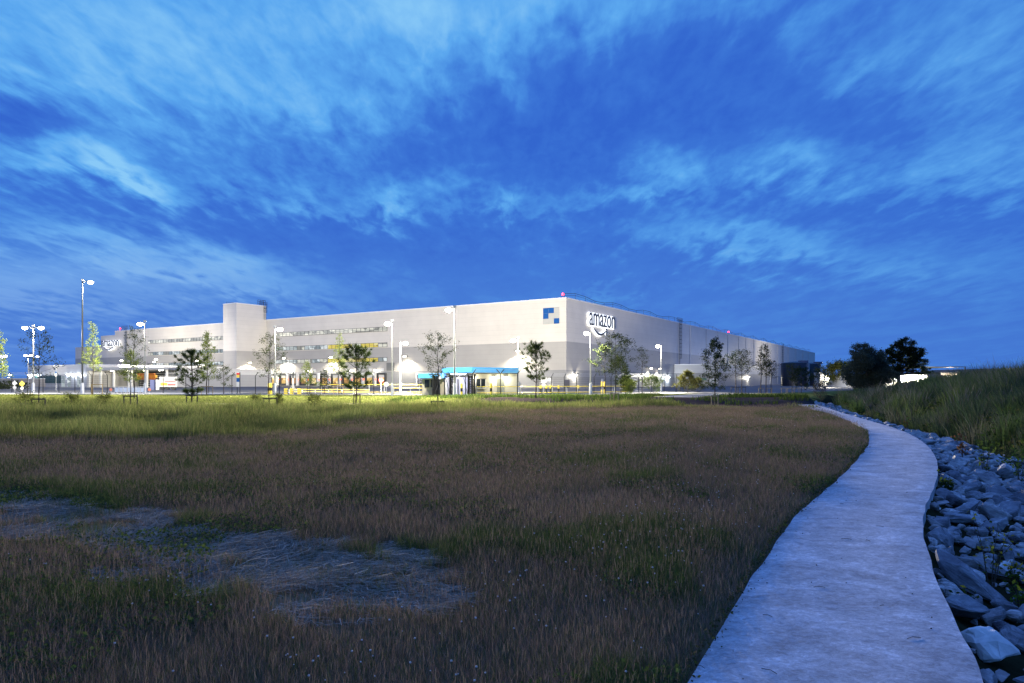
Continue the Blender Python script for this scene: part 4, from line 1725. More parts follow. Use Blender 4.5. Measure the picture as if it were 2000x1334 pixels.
# ------------------------------------------------------------------ tanks at the far right end of the yard
M['tank'] = None
m = bpy.data.materials.new('dark_blue_tank_steel')
m.use_nodes = True
tt_ = m.node_tree
p = tt_.nodes['Principled BSDF']
p.inputs['Base Color'].default_value = (.012, .016, .028, 1)
p.inputs['Roughness'].default_value = .32
p.inputs['Metallic'].default_value = .2
g = tt_.nodes.new('ShaderNodeNewGeometry')
s = tt_.nodes.new('ShaderNodeSeparateXYZ')
tt_.links.new(g.outputs['Position'], s.inputs[0])
bn = tt_.nodes.new('ShaderNodeBump')
bn.inputs['Strength'].default_value = .25
bn.inputs['Distance'].default_value = .05
tt_.links.new((E(tt_, s.outputs[2]) * 8.0)._op('SINE').s, bn.inputs['Height'])
tt_.links.new(bn.outputs[0], p.inputs['Normal'])
M['tank'] = m
for px, d, r, h, lab in ((1553, 238, 4.7, 7.9, 'larger dark round water tank in front of the long side wall'), (1586, 252, 3.1, 7.9, 'smaller dark round water tank reflecting orange light')):
    c = at(px, 0, d)
    t = thing('water_tank', (c.x, d, .2), lab, 'tank', 'dark water tanks')
    b = MB()
    b.lathe((c.x, d, .2), [(r, 0), (r, h), (r * .98, h + .12)], 48)
    b.build('shell', M['tank'], t, True)
    b = MB()
    b.lathe((c.x, d, .2 + h + .125), [(r * .98, 0), (r * .2, .5)], 48)
    b.build('roof', M['dark_steel'], t, True)
    b = MB()
    b.box(c.x + r * .3, c.x + r * .3 + 2.2, d - r * .5, d + 1, .2 + h + .15, .2 + h + .95)
    b.build('access_platform', mat('blue_grey_box', (.08, .10, .17), .5), t)
    b = MB()
    for sx in (-.25, .25):
        b.tube([(c.x + r * .55 + sx, d - r * .86, .2), (c.x + r * .55 + sx, d - r * .86, .2 + h)], .05, 5)
    for k in range(22):
        b.tube([(c.x + r * .55 - .25, d - r * .86, .5 + k * .35), (c.x + r * .55 + .25, d - r * .86, .5 + k * .35)], .03, 4)
    b.build('ladder', M['galv'], t)
# small white pump house right of the tanks
c = at(1606, 0, 230)
t = thing('pump_house', (c.x, 230, .2), 'small bright lit white pump house right of the dark tanks', 'building')
b = MB()
b.box(c.x - .9, c.x + 2.3, 230, 234, .2, 4.0)
b.build('wall', M['white'], t)
b = MB()
b.box(c.x - 1.0, c.x + .6, 229.9, 234.1, 4.0, 4.9)
b.build('roof', M['white'], t)
m = MB()
m.box(c.x + 2.35, c.x + 2.6, 229.5, 229.9, 2.6, 2.9)
h = m.build('wall_lamp', M['lamp'], t)
lamp('wall_light', (c.x + 1.6, 228.6, 2.9), 1500, NEUT, t, .15)
b = MB()
for k in range(9):
    b.box(c.x - .6 + k * .35, c.x - .53 + k * .35, 229.0, 229.06, .2, 1.4)
b.build('railing', M['dark_steel'], t)

# ------------------------------------------------------------------ far right: lit depot behind the bank
d = 165.0
x0, x1 = at(1742, 0, d).x, at(1811, 0, d).x
t = thing('lit_depot', (x0, d, .2), 'long low white depot wall glowing under two lamps behind the big tree', 'building')
b = MB()
b.box(x0 - 1.5, x1, d, d + 30, .2, 3.35)
b.build('wall', M['white'], t)
b = MB()
b.box(x0 - 1.7, x1 + 9.3, d - .1, d + 30, 5.25, 5.4)
b.build('roof_edge', M['dark_steel'], t)
b = MB()
b.box(x1 + 9.1, x1 + 9.3, d, d + .2, .2, 5.25)
b.build('column', M['dark_steel'], t)
for px in (1773, 1799):
    q = at(px, 735, d - 1.6)
    m = MB()
    m.lathe(q, [(.15, 0), (.32, .08), (.35, .25)], 12)
    m.build('lamp_lens', M['lamp'], t, True)
    m = MB()
    m.box(q.x - .06, q.x + .06, q.y, d - .001, q.z + .25, q.z + .36)
    m.build('bracket', M['dark_steel'], t)
    lamp('depot_light', q - UP * .35, 14000, NEUT, t, .2)
d = 190.0
x0, x1 = at(1838, 0, d).x, at(2400, 0, d).x
t = thing('far_depot', (x0, d, .2), 'long low dusky depot roofline above the reed bank at far right', 'building')
b = MB()
b.box(x0, x1, d, d + 40, .2, 4.0)
b.build('wall', mat('dusky_wall', (.34, .29, .30), .8), t)
b = MB()
b.box(x0 - .2, x1 + .2, d - .2, d + 40, 4.0, 4.35)
b.build('roof', M['dark_steel'], t)
b = MB()
b.box(at(1965, 0, d).x, x1 + 1, d - .4, d + 40, 4.36, 5.5)
b.build('upper_storey', mat('dusky_wall_upper', (.30, .25, .24), .8), t)
for px, py in ((1853, 737), (1875, 736), (1962, 735)):
    q = at(px, py, d - 2.0)
    m = MB()
    m.lathe(q, [(.2, 0), (.5, .12), (.55, .4)], 12)
    m.build('lamp_lens', M['lamp'], t, True)
    m = MB()
    m.box(q.x - .06, q.x + .06, q.y, d - .001, q.z + .4, q.z + .52)
    m.build('bracket', M['dark_steel'], t)
    lamp('depot_light', q - UP * .4, 3500, (1, .85, .6), t, .2)

# ------------------------------------------------------------------ far left
b = MB()
t = thing('boundary_wall', (-190, 190, .2), 'long low pale boundary wall on the far left horizon', 'wall')
b.obox((-230, 215, .2), Vector((110, -20, 0)), Vector((.1, .4, 0)), UP * 2.3)
b.build('panel', mat('dim_concrete', (.32, .29, .26), .9, .15, .3), t)
b = MB()
b.obox((-230, 214.95, 2.5), Vector((110, -20, 0)), Vector((.1, .5, 0)), UP * .2)
b.build('coping', M['dock_white'], t)

# grit, twigs and crumbs on the footpath
b = MB()
rp = random.Random(11)
for _ in range(60):
    yy = 2.5 + 14 * rp.random() ** 1.7
    s_ = rp.random() ** 2 if rp.random() < .6 else rp.random()
    l_, r_ = float(np.interp(yy, ys, lx)), float(np.interp(yy, ys, rx))
    xx = l_ + .04 + (r_ - l_ - .08) * s_
    q = rp.uniform(.003, .008)
    b.lathe((xx, yy, .0352), [(q, 0), (q * .9, q * .6), (q * .4, q)], 5)
for _ in range(16):
    yy = 3.2 + 7 * rp.random()
    l_, r_ = float(np.interp(yy, ys, lx)), float(np.interp(yy, ys, rx))
    xx = l_ + .05 + (r_ - l_ - .1) * rp.random() ** 1.6
    an = rp.uniform(0, 3.1)
    ln_ = rp.uniform(.03, .11)
    b.tube([(xx, yy, .04), (xx + math.cos(an) * ln_ * .5, yy + math.sin(an) * ln_ * .5, .043), (xx + math.cos(an + .3) * ln_, yy + math.sin(an + .3) * ln_, .04)], .0022, 4)
tag(b.build('path_grit', mat('dark_crumbs', (.05, .042, .035), .9)), 'dark grit and small twigs lying on the pale footpath', 'grit', None, 'stuff')


# ------------------------------------------------------------------ plants: blades and leaves
def blades(name, P, H, Wd, lean, la, cb, ct, m, parent=None):
    """grass blades: P roots (n,3), H heights, Wd widths, lean directions (rad), la lean amounts, cb/ct colours at the root and tip"""
    n = len(P)
    P = np.asarray(P, float)
    face = rng.random(n) * np.pi * 2
    sx, sy = np.cos(face) * Wd / 2, np.sin(face) * Wd / 2
    lx_, ly_ = np.cos(lean) * la * H, np.sin(lean) * la * H
    V = np.zeros((n, 5, 3))
    V[:, 0] = P + np.stack([-sx, -sy, -0.01 + 0 * sx], 1)
    V[:, 1] = P + np.stack([sx, sy, -0.01 + 0 * sx], 1)
    mid = P + np.stack([lx_ * .3, ly_ * .3, H * .58], 1)
    V[:, 2] = mid + np.stack([sx * .75, sy * .75, 0 * sx], 1)
    V[:, 3] = mid - np.stack([sx * .75, sy * .75, 0 * sx], 1)
    V[:, 4] = P + np.stack([lx_, ly_, H * np.sqrt(np.clip(1 - la * la * .5, .2, 1))], 1)
    Cc = np.zeros((n, 5, 3))
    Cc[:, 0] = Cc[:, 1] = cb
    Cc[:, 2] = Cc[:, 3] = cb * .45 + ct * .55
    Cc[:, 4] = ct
    base = np.arange(n)[:, None] * 5
    loops = (base + np.array([0, 1, 2, 3, 3, 2, 4])).ravel()
    starts = (np.arange(n)[:, None] * 7 + np.array([0, 4])).ravel()
    return np_mesh(name, V.reshape(-1, 3), loops, starts, m, parent, Cc.reshape(-1, 3))


def leaf_quads(name, Cn, S, col_, m, parent=None, asp=0.55, nrm_up=0.3):
    """diamond leaves at the points Cn with sizes S"""
    n = len(Cn)
    a = rng.normal(size=(n, 3))
    a[:, 2] *= .7
    a /= np.linalg.norm(a, axis=1)[:, None]
    b = np.cross(a, rng.normal(size=(n, 3)))
    b /= np.linalg.norm(b, axis=1)[:, None] + 1e-9
    A, B = a * S[:, None] / 2, b * (S * asp)[:, None] / 2
    V = np.stack([Cn - A, Cn - B, Cn + A, Cn + B], 1)
    Cc = np.repeat(col_[:, None, :], 4, 1)
    return np_mesh(name, V.reshape(-1, 3), np.arange(n * 4), np.arange(0, n * 4, 4), m, parent, Cc.reshape(-1, 3))


def palette(n, cols, w=None, jit=.25):
    c = np.array(cols)[rng.choice(len(cols), n, p=w)]
    return c * (1 + (rng.random((n, 1)) - .5) * 2 * jit)


def scatter(xr, yr, dens, keep):
    """random points in a box of ground; dens(x, y) points per square metre relative to its maximum; keep(x, y) mask"""
    area = (xr[1] - xr[0]) * (yr[1] - yr[0])
    n = int(area * dens[0])
    x = rng.uniform(xr[0], xr[1], n)
    y = rng.uniform(yr[0], yr[1], n)
    k = (rng.random(n) < dens[1](x, y) / dens[0])
    x, y = x[k], y[k]
    k = keep(x, y)
    return x[k], y[k]


def in_view(x, y, mar=1.0):
    return (np.abs(x) < y * 0.80 + mar)


def on_meadow(x, y):
    d = sdist(np.stack([x, y], 1), PL)
    k = (d < -0.02 - 0.0 * y) & (y < edge_y(x) + (fbm(x, y, .4, 2) - .5) * 2.2) & in_view(x, y)
    return k


def pos(x, y):
    return np.stack([x, y, height(x, y)], 1)


# --- meadow: nested rings, blades grow coarser with distance -----------------------
allP, allH, allW, allL, allA, allB, allT = [], [], [], [], [], [], []
rings = [(1.5, 5.2, 8000, .48), (5.2, 9, 4600, .62), (9, 15, 2200, .9), (15, 26, 950, 1.35), (26, 58, 300, 2.3)]
for y0, y1, dn, ws in rings:
    xm = y1 * .8 + 1
    x, y = scatter((-xm, min(xm, 24)), (y0, y1), (dn, lambda a, b: np.full(a.shape, dn)), on_meadow)
    inh = in_poly(x + (fbm(x, y, 2.0, 2) - .5) * 1.5, y + (fbm(x, y, 2.3, 2) - .5) * 1.5, HAY)
    k = ~inh | (rng.random(len(x)) < np.where(fbm(x, y, 1.5, 2) > .57, .5, .10))
    x, y, inh = x[k], y[k], inh[k]
    n = len(x)
    patch = fbm(x, y, .33, 3)
    patch2 = fbm(x, y, 1.3, 2)
    green = sst(.52, .66, patch * .6 + patch2 * .4)
    kind = rng.random(n)
    tall = kind > .91
    H = np.where(tall, rng.uniform(.15, .32, n), rng.uniform(.05, .20, n)) * (.40 + 1.1 * patch) * (.7 + .6 * patch2)
    H = np.where(inh, H * .75, H)
    dl = -sdist(np.stack([x, y], 1), PL)
    H *= .55 + .45 * sst(0, .5, dl)
    W_ = np.where(tall, .0028, .0048) * ws * (.7 + .6 * rng.random(n))
    lean = rng.random(n) * 2 * np.pi
    la = np.where(tall, rng.uniform(.05, .7, n), rng.uniform(.2, 1.0, n))
    gcol = palette(n, [(0.094, 0.127, 0.034), (0.124, 0.150, 0.042), (0.070, 0.101, 0.031)])
    bcol = palette(n, [(0.231, 0.152, 0.102), (0.295, 0.197, 0.133), (0.176, 0.118, 0.085), (0.431, 0.303, 0.215)], [.35, .3, .25, .1])
    cb = np.where((rng.random(n) < .40 + .6 * green)[:, None], gcol, bcol)
    tcol = palette(n, [(0.231, 0.146, 0.112), (0.239, 0.139, 0.119), (0.293, 0.204, 0.148), (0.185, 0.119, 0.092)])
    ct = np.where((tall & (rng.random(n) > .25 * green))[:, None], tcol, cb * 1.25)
    P = pos(x, y)
    for L_, q in zip((allP, allH, allW, allL, allA, allB, allT), (P, H, W_, lean, la, cb, ct)):
        L_.append(q)
cat = np.concatenate
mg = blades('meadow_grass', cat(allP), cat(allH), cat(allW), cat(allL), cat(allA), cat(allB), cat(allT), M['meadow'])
tag(mg, 'dry brown and green meadow grass with reddish seed heads', 'grass', None, 'stuff')

# --- seed heads: fine plumes on the tall stems ------------------------------------
sP, sH, sW, sL, sA, sB, sT = [], [], [], [], [], [], []
for y0, y1, dn, ws in [(1.8, 6, 700, .8), (6, 12, 520, 1.0), (12, 24, 300, 1.5), (24, 58, 120, 2.4)]:
    xm = y1 * .8 + 1
    x, y = scatter((-xm, min(xm, 24)), (y0, y1), (dn, lambda a, b: np.full(a.shape, dn)), on_meadow)
    k = ~in_poly(x, y, HAY)
    x, y = x[k], y[k]
    n = len(x)
    patch = fbm(x, y, .33, 3)
    dl = -sdist(np.stack([x, y], 1), PL)
    P = pos(x, y)
    hh = rng.uniform(.14, .31, n) * (.30 + 1.3 * patch) * (.7 + .6 * fbm(x, y, 1.3, 2)) * (.55 + .45 * sst(0, .5, dl))
    P[:, 2] += hh
    P[:, 0] += rng.normal(0, .05, n)
    sP.append(P); sH.append(rng.uniform(.03, .085, n)); sW.append(np.full(n, .0024) * ws)
    sL.append(rng.random(n) * 6.28); sA.append(rng.uniform(.1, .6, n))
    c = palette(n, [(0.223, 0.159, 0.115), (0.209, 0.142, 0.115), (0.270, 0.209, 0.142)])
    sB.append(c); sT.append(c * 1.2)
sh = blades('grass_seed_heads', cat(sP), cat(sH), cat(sW), cat(sL), cat(sA), cat(sB), cat(sT), M['meadow'])
tag(sh, 'fine reddish seed heads floating over the meadow grass', 'grass', None, 'stuff')

# --- mown hay lying in the swath ---------------------------------------------------
hx = HAY[:, 0]
x, y = scatter((hx.min(), hx.max()), (HAY[:, 1].min(), HAY[:, 1].max()), (2600, lambda a, b: np.full(a.shape, 2600)),
               lambda a, b: in_poly(a + (fbm(a, b, 2., 2) - .5) * 1.5, b + (fbm(a, b, 2.3, 2) - .5) * 1.5, HAY) & in_view(a, b) & (fbm(a, b, 1.5, 2) < .72))
n = len(x)
P = pos(x, y)
P[:, 2] += rng.uniform(0, .05, n) + .03 * fbm(x, y, 3, 2)
ang = .35 + (fbm(x, y, .9, 2) - .5) * 5 + rng.normal(0, .75, n)
Ln = rng.uniform(.06, .20, n)
c = palette(n, [(.50, .43, .34), (.42, .36, .27), (.32, .27, .20), (.62, .55, .45)])
V = np.zeros((n, 4, 3))
dxy = np.stack([np.cos(ang), np.sin(ang), rng.normal(0, .12, n)], 1)
nxy = np.stack([-np.sin(ang), np.cos(ang), rng.normal(0, .3, n)], 1) * (.0019 * (1 + y / 10))[:, None]
V[:, 0] = P - nxy; V[:, 1] = P + nxy
V[:, 2] = P + dxy * Ln[:, None] + nxy * .6; V[:, 3] = P + dxy * Ln[:, None] - nxy * .6
V[:, :, 2] = np.maximum(V[:, :, 2], P[:, None, 2] - .005)
hy = np_mesh('mown_hay', V.reshape(-1, 3), np.arange(4 * n), np.arange(0, 4 * n, 4), M['grass'], None, np.repeat(c[:, None], 4, 1).reshape(-1, 3))
tag(hy, 'pale swath of mown hay lying across the meadow', 'hay', None, 'stuff')

# --- clover and small broad leaves low in the sward --------------------------------
Pc, Sc = [], []
for y0, y1, dn in [(1.8, 6, 1500), (6, 12, 700), (12, 26, 170)]:
    xm = y1 * .8 + 1
    x, y = scatter((-xm, min(xm, 24)), (y0, y1), (dn, lambda a, b: np.full(a.shape, dn)), lambda a, b: (fbm(a, b, .7, 3) > .53) & on_meadow(a, b))
    P = pos(x, y)
    P[:, 2] += rng.uniform(.03, .14, len(x))
    Pc.append(P); Sc.append(rng.uniform(.014, .032, len(x)) * (1 + y / 18))
Pc, Sc = cat(Pc), cat(Sc)
cl = leaf_quads('clover_leaves', Pc, Sc, palette(len(Pc), [(.075, .115, .03), (.10, .14, .038), (.055, .085, .028)]), M['meadow'], None, .8)
tag(cl, 'patches of low green clover leaves in the meadow', 'clover', None, 'stuff')

n = 1500
yy = 2.6 + 16 * rng.random(n) ** 1.5
xx = np.interp(yy, ys, lx) - .06 + np.abs(rng.normal(0, .055, n)) * (fbm(yy, yy * 0, 1.6, 2) * 2 - .3)
P = np.stack([xx, yy, .04 + rng.random(n) * .05], 1)
ec = leaf_quads('edge_creepers', P, rng.uniform(.012, .03, n) * (1 + yy / 22), palette(n, [(.06, .085, .025), (.09, .08, .04), (.05, .06, .03)]), M['leaf'], None, .6)
tag(ec, 'small leaves creeping over the left edge of the footpath', 'weeds', None, 'stuff')

# --- clover flowers -----------------------------------------------------------------
fl_pts = []
CL = [(1375, 955, 120, 70, 110), (1300, 1010, 90, 45, 60), (1180, 1040, 120, 50, 50), (1050, 820, 230, 14, 150), (1480, 815, 130, 12, 90), (1300, 870, 250, 35, 120), (900, 900, 300, 60, 70),
      (330, 1130, 110, 30, 30), (60, 1090, 90, 20, 10), (620, 1260, 120, 40, 22), (870, 1290, 80, 30, 14), (1000, 1140, 150, 40, 25), (1210, 1170, 140, 90, 22), (700, 1200, 500, 90, 40),
      (300, 830, 280, 12, 90), (1330, 1130, 60, 60, 14)]
for cx, cy_, sx, sy, n in CL:
    for _ in range(int(n * .7)):
        px, py = random.gauss(cx, sx * .6), random.gauss(cy_, sy * .6)
        if py > 800 and py < 1330:
            fl_pts.append(ground(px, py, .2))
fl_pts = np.array(fl_pts)
k = on_meadow(fl_pts[:, 0], fl_pts[:, 1]) & ~in_poly(fl_pts[:, 0], fl_pts[:, 1], HAY)
fl_pts = fl_pts[k]
fm = MB()
ico = [(0, 0, -1), (.72, -.53, -.45), (-.28, -.85, -.45), (-.89, 0, -.45), (-.28, .85, -.45), (.72, .53, -.45), (.28, -.85, .45), (-.72, -.53, .45), (-.72, .53, .45), (.28, .85, .45), (.89, 0, .45), (0, 0, 1)]
icf = [(0, 1, 2), (1, 0, 5), (0, 2, 3), (0, 3, 4), (0, 4, 5), (1, 5, 10), (2, 1, 6), (3, 2, 7), (4, 3, 8), (5, 4, 9), (1, 10, 6), (2, 6, 7), (3, 7, 8), (4, 8, 9), (5, 9, 10), (6, 10, 11), (7, 6, 11), (8, 7, 11), (9, 8, 11), (10, 9, 11)]
zf = height(fl_pts[:, 0], fl_pts[:, 1])
for (x, y), z in zip(fl_pts, zf):
    h = random.uniform(.12, .24)
    s = random.uniform(.004, .0085) * (1 + y / 30)
    fm.add([(x + a * s, y + b_ * s, z + h + c_ * s * .85) for a, b_, c_ in ico], icf, 0)
    fm.tube([(x + .02, y, z), (x, y, z + h)], .002, 3, False, 1)
cf = fm.build('clover_flowers', [mat('clover_white', (.52, .46, .40), .8), mat('clover_stem', (.05, .08, .02), .8)])
tag(cf, 'small white clover flowers dotted through the meadow', 'flowers', None, 'stuff')


# --- lush green growth beyond the meadow --------------------------------------------
def on_green(x, y):
    d = sdist(np.stack([x, y], 1), PL_EXT)
    return (d < -.3) & (y > edge_y(x) - .5 + (fbm(x, y, .4, 2) - .5) * 1.5) & (y < 47 + (fbm(x, y, .25, 3) - .5) * 16) & in_view(x, y) & ~in_poly(x + (fbm(x, y, .3, 2) - .5) * 3, y + (fbm(x, y, .3, 2) - .5) * 4, SOIL)


gP = [[] for _ in range(7)]
for y0, y1, dn, ws in [(20, 30, 260, 1.0), (30, 40, 170, 1.4), (40, 52, 110, 1.8)]:
    xm = y1 * .8 + 1
    x, y = scatter((-xm, 24), (y0, y1), (dn, lambda a, b: np.full(a.shape, dn)), on_green)
    n = len(x)
    patch = fbm(x, y, .22, 3)
    p2 = fbm(x, y, .9, 2)
    H = rng.uniform(.18, .50, n) * (.10 + 1.9 * patch ** 1.4) * (.35 + 1.3 * p2)
    c = palette(n, [(.12, .145, .040), (.155, .170, .050), (.088, .115, .032), (.195, .19, .07)]) * (.20 + 1.5 * fbm(x, y, .45, 3))[:, None]
    c2 = palette(n, [(.20, .17, .08), (.16, .18, .06), (.13, .16, .045)])
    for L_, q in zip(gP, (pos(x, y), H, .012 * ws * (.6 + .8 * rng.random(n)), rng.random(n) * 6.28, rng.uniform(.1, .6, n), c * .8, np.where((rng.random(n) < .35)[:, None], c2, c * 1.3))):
        L_.append(q)
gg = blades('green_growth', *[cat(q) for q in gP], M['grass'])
tag(gg, 'lush tall green grass and weeds between meadow and lawn', 'grass', None, 'stuff')
# mown lawn tufts
x, y = scatter((-68, 24), (45, 84), (34, lambda a, b: np.full(a.shape, 34)), lambda a, b: in_view(a, b) & (b < 76 + np.abs(a + 8) * .25) & ~in_poly(a, b, SOIL) & (sdist(np.stack([a, b], 1), PR_EXT) < 0) & (np.abs(b - 50.5) > 1.0) & ~in_poly(a, b, GRAVEL))
n = len(x)
c = palette(n, [(.13, .15, .038), (.105, .13, .032), (.15, .155, .055)])
lg = blades('lawn_grass', pos(x, y), rng.uniform(.04, .12, n), rng.uniform(.03, .06, n), rng.random(n) * 6.28, rng.uniform(.2, .7, n), c, c * 1.15, M['grass'])
tag(lg, 'short mown lawn grass in front of the yard', 'grass', None, 'stuff')
# weeds on the soil mound and along the fence foot
x, y = scatter((-10, 27), (50, 82), (26, lambda a, b: np.full(a.shape, 26)), lambda a, b: in_view(a, b) & (fbm(a, b, .35, 3) > .55) & (sdist(np.stack([a, b], 1), PR_EXT) < 0) & ~in_poly(a, b, GRAVEL) & (b < 72 + a * .6))
n = len(x)
c = palette(n, [(.045, .075, .018), (.06, .09, .02), (.035, .055, .016)])
wg = blades('weed_cover', pos(x, y), rng.uniform(.15, .45, n), rng.uniform(.03, .07, n), rng.random(n) * 6.28, rng.uniform(.2, .7, n), c * .8, c * 1.2, M['grass'])
tag(wg, 'dark weeds growing over the bare soil mound', 'weeds', None, 'stuff')


# --- reed bank on the right ------------------------------------------------------------
def on_bank(x, y):  # beyond the water
    d = sdist(np.stack([x, y], 1), PR_EXT)
    return (d > 4.6 - 2.2 * sst(24, 50, y) + (fbm(x, y, .6, 2) - .5) * .9) & (d < 26 + .1 * y) & ((y < 52) | (d > 1.0)) & in_view(x, y, 3)


rP = [[] for _ in range(7)]
for y0, y1, dn, ws in [(5, 14, 420, .8), (14, 26, 300, 1.0), (26, 42, 170, 1.5), (42, 75, 110, 2.1), (75, 150, 40, 3.6)]:
    xr = (8, y1 * .8 + 4)
    x, y = scatter(xr, (y0, y1), (dn, lambda a, b: np.full(a.shape, dn)), on_bank)
    n = len(x)
    d = sdist(np.stack([x, y], 1), PR_EXT)
    patch = fbm(x, y, .28, 3)
    p2 = fbm(x, y, .9, 2)
    p3 = fbm(x, y, 1.7, 2)
    H = rng.uniform(.45, 1.25, n) * (.15 + 1.5 * patch ** 1.3) * (.35 + 1.1 * p2) * (.6 + .8 * p3) * 1.12 * (.75 + .35 * sst(5, 9, d))
    g1 = palette(n, [(.065, .095, .040), (.085, .12, .042), (.115, .145, .045), (.055, .08, .04)]) * (.55 + 1.0 * fbm(x, y, .5, 2))[:, None]
    g2 = palette(n, [(.20, .19, .13), (.26, .22, .19), (.18, .155, .14)])
    top = (sst(.5, .7, p2) * .5 + .35 * sst(10, 16, d))[:, None] > rng.random((n, 1))
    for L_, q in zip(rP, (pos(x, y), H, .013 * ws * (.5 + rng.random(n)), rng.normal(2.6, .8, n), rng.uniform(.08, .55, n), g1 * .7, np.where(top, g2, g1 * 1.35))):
        L_.append(q)
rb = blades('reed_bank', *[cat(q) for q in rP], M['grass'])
tag(rb, 'dense dark reeds and tall grass covering the far ditch bank', 'reeds', None, 'stuff')
# ragged clumps of taller reed, each with its own colour and lean
cx, cy_ = scatter((6, 64), (7, 80), (.50, lambda a, b: np.full(a.shape, .50)), on_bank)
qP = [[] for _ in range(7)]
tones = [(.060, .095, .045), (.085, .13, .040), (.05, .075, .045), (.12, .15, .045), (.15, .14, .09), (.20, .17, .14)]
for a, b_ in zip(cx, cy_):
    n = int(150 if b_ < 30 else 90)
    rad = rng.uniform(.25, .8)
    hc = rng.uniform(.9, 2.1) * (.8 + .4 * sst(20, 45, b_))
    x = a + rng.normal(0, rad * .5, n)
    y = b_ + rng.normal(0, rad * .5, n)
    rr_ = np.hypot(x - a, y - b_) / rad
    tone = np.array(tones[rng.choice(6, p=[.28, .2, .2, .1, .12, .1])])
    c = palette(n, [tone, tone * .75, tone * 1.25])
    out = np.arctan2(y - b_, x - a) + rng.normal(0, .5, n)
    for L_, q in zip(qP, (pos(x, y), hc * rng.uniform(.55, 1.1, n) * (1 - .35 * np.clip(rr_, 0, 1)), .012 * (1 + b_ / 28) * rng.uniform(.5, 1.3, n), out, rng.uniform(.1, .5, n), c * .7, c * np.where(rng.random(n) < .25, 1.7, 1.1)[:, None])):
        L_.append(q)
rc = blades('reed_clumps', *[cat(q) for q in qP], M['grass'])
tag(rc, 'ragged taller reed clumps standing out of the bank growth', 'reeds', None, 'stuff')
# broad leaves mixed in
x, y = scatter((8, 60), (8, 75), (60, lambda a, b: np.full(a.shape, 60)), lambda a, b: on_bank(a, b) & (fbm(a, b, .45, 3) > .5))
n = len(x)
P = pos(x, y)
P[:, 2] += rng.uniform(.05, .75, n)
leaf_ = leaf_quads('bank_leaves', P, rng.uniform(.06, .13, n) * (1 + y / 50), palette(n, [(.04, .07, .015), (.06, .09, .018), (.03, .05, .016), (.09, .085, .03)]), M['leaf'])
tag(leaf_, 'broad leaved weeds scattered through the reed bank', 'weeds', None, 'stuff')

# ------------------------------------------------------------------ rip-rap rocks
rm = bpy.data.materials.new('slate_rock')
rm.use_nodes = True
t = rm.node_tree
p = t.nodes['Principled BSDF']
p.inputs['Specular IOR Level'].default_value = 0.35
tcn = t.nodes.new('ShaderNodeTexCoord')
oi = t.nodes.new('ShaderNodeObjectInfo')
g = t.nodes.new('ShaderNodeNewGeometry')
big = noise(t, g.outputs['Position'], 3.2, 6.0, .65, .6)
mp = t.nodes.new('ShaderNodeMapping')
mp.inputs['Scale'].default_value = (2.0, 2.0, 14.0)
t.links.new(tcn.outputs['Object'], mp.inputs['Vector'])
lay = noise(t, mp.outputs[0], 1.6, 6.0, .7, .3)
c = (big * .7 + lay * .4).ramp([(.38, (.085, .083, .092)), (.50, (.20, .195, .205)), (.60, (.32, .315, .32)), (.71, (.66, .65, .65))])
c = mixc(t, 1.0, c, E(t, oi.outputs['Random']).ramp([(0, (.62, .60, .64)), (.55, (.95, .93, .95)), (.85, (1.15, 1.05, .98)), (1.0, (1.7, 1.65, 1.6))]), 'MULTIPLY')
t.links.new(c, p.inputs['Base Color'])
t.links.new(big.ramp([(.3, (.45,) * 3), (.7, (.8,) * 3)]), p.inputs['Roughness'])
bn = t.nodes.new('ShaderNodeBump')
bn.inputs['Strength'].default_value = .9
bn.inputs['Distance'].default_value = .03
t.links.new((lay * .8 + big * .6).s, bn.inputs['Height'])
t.links.new(bn.outputs[0], p.inputs['Normal'])
import bmesh


def rock_mesh(seed):
    r = np.random.default_rng(seed)
    bm = bmesh.new()
    n = 13
    ax_ = r.uniform(.7, 1.0), r.uniform(.42, .7), r.uniform(.20, .40)
    for k in range(n):
        v = r.normal(size=3)
        v /= np.abs(v).max() * .55 + np.linalg.norm(v) * .45
        bm.verts.new((v[0] * ax_[0] * r.uniform(.75, 1.1) / 2 * 1.05, v[1] * ax_[1] * r.uniform(.75, 1.1) / 2 * 1.05, v[2] * ax_[2] * r.uniform(.8, 1.1) / 2 * 1.1))
    res = bmesh.ops.convex_hull(bm, input=bm.verts)
    bmesh.ops.delete(bm, geom=[v for v in bm.verts if not v.link_faces], context='VERTS')
    bmesh.ops.dissolve_limit(bm, angle_limit=R(12), verts=bm.verts, edges=bm.edges)
    bmesh.ops.bevel(bm, geom=list(bm.edges), offset=.03, segments=1, affect='EDGES', clamp_overlap=True)
    bmesh.ops.triangulate(bm, faces=bm.faces)
    bmesh.ops.subdivide_edges(bm, edges=[e for e in bm.edges if e.calc_length() > .12], cuts=2)
    from mathutils import noise as mn
    for v in bm.verts:
        q = Vector(v.co) * 4 + Vector((seed, 0, 0))
        s = mn.noise(q) * .045 + mn.noise(q * 2.7) * .024 + mn.noise(q * 6) * .010
        # slate splits in layers
        s2 = (abs(((v.co.z * 9) % 1.0) - .5) - .25) * .03
        d = Vector((v.co.x, v.co.y, 0)).normalized() if v.co.xy.length > 1e-5 else Vector()
        v.co += Vector(v.co).normalized() * s + d * s2
    me = bpy.data.meshes.new('rock')
    bm.to_mesh(me)
    bm.free()
    me.materials.append(rm)
    return me


RM = [rock_mesh(100 + i) for i in range(14)]
# place: walk down the strip between path edge and water, poisson-like
cand = []
tries = 0
rr = random.Random(5)
PRr = resample(PR_EXT[:-2], 3000)
grid = {}


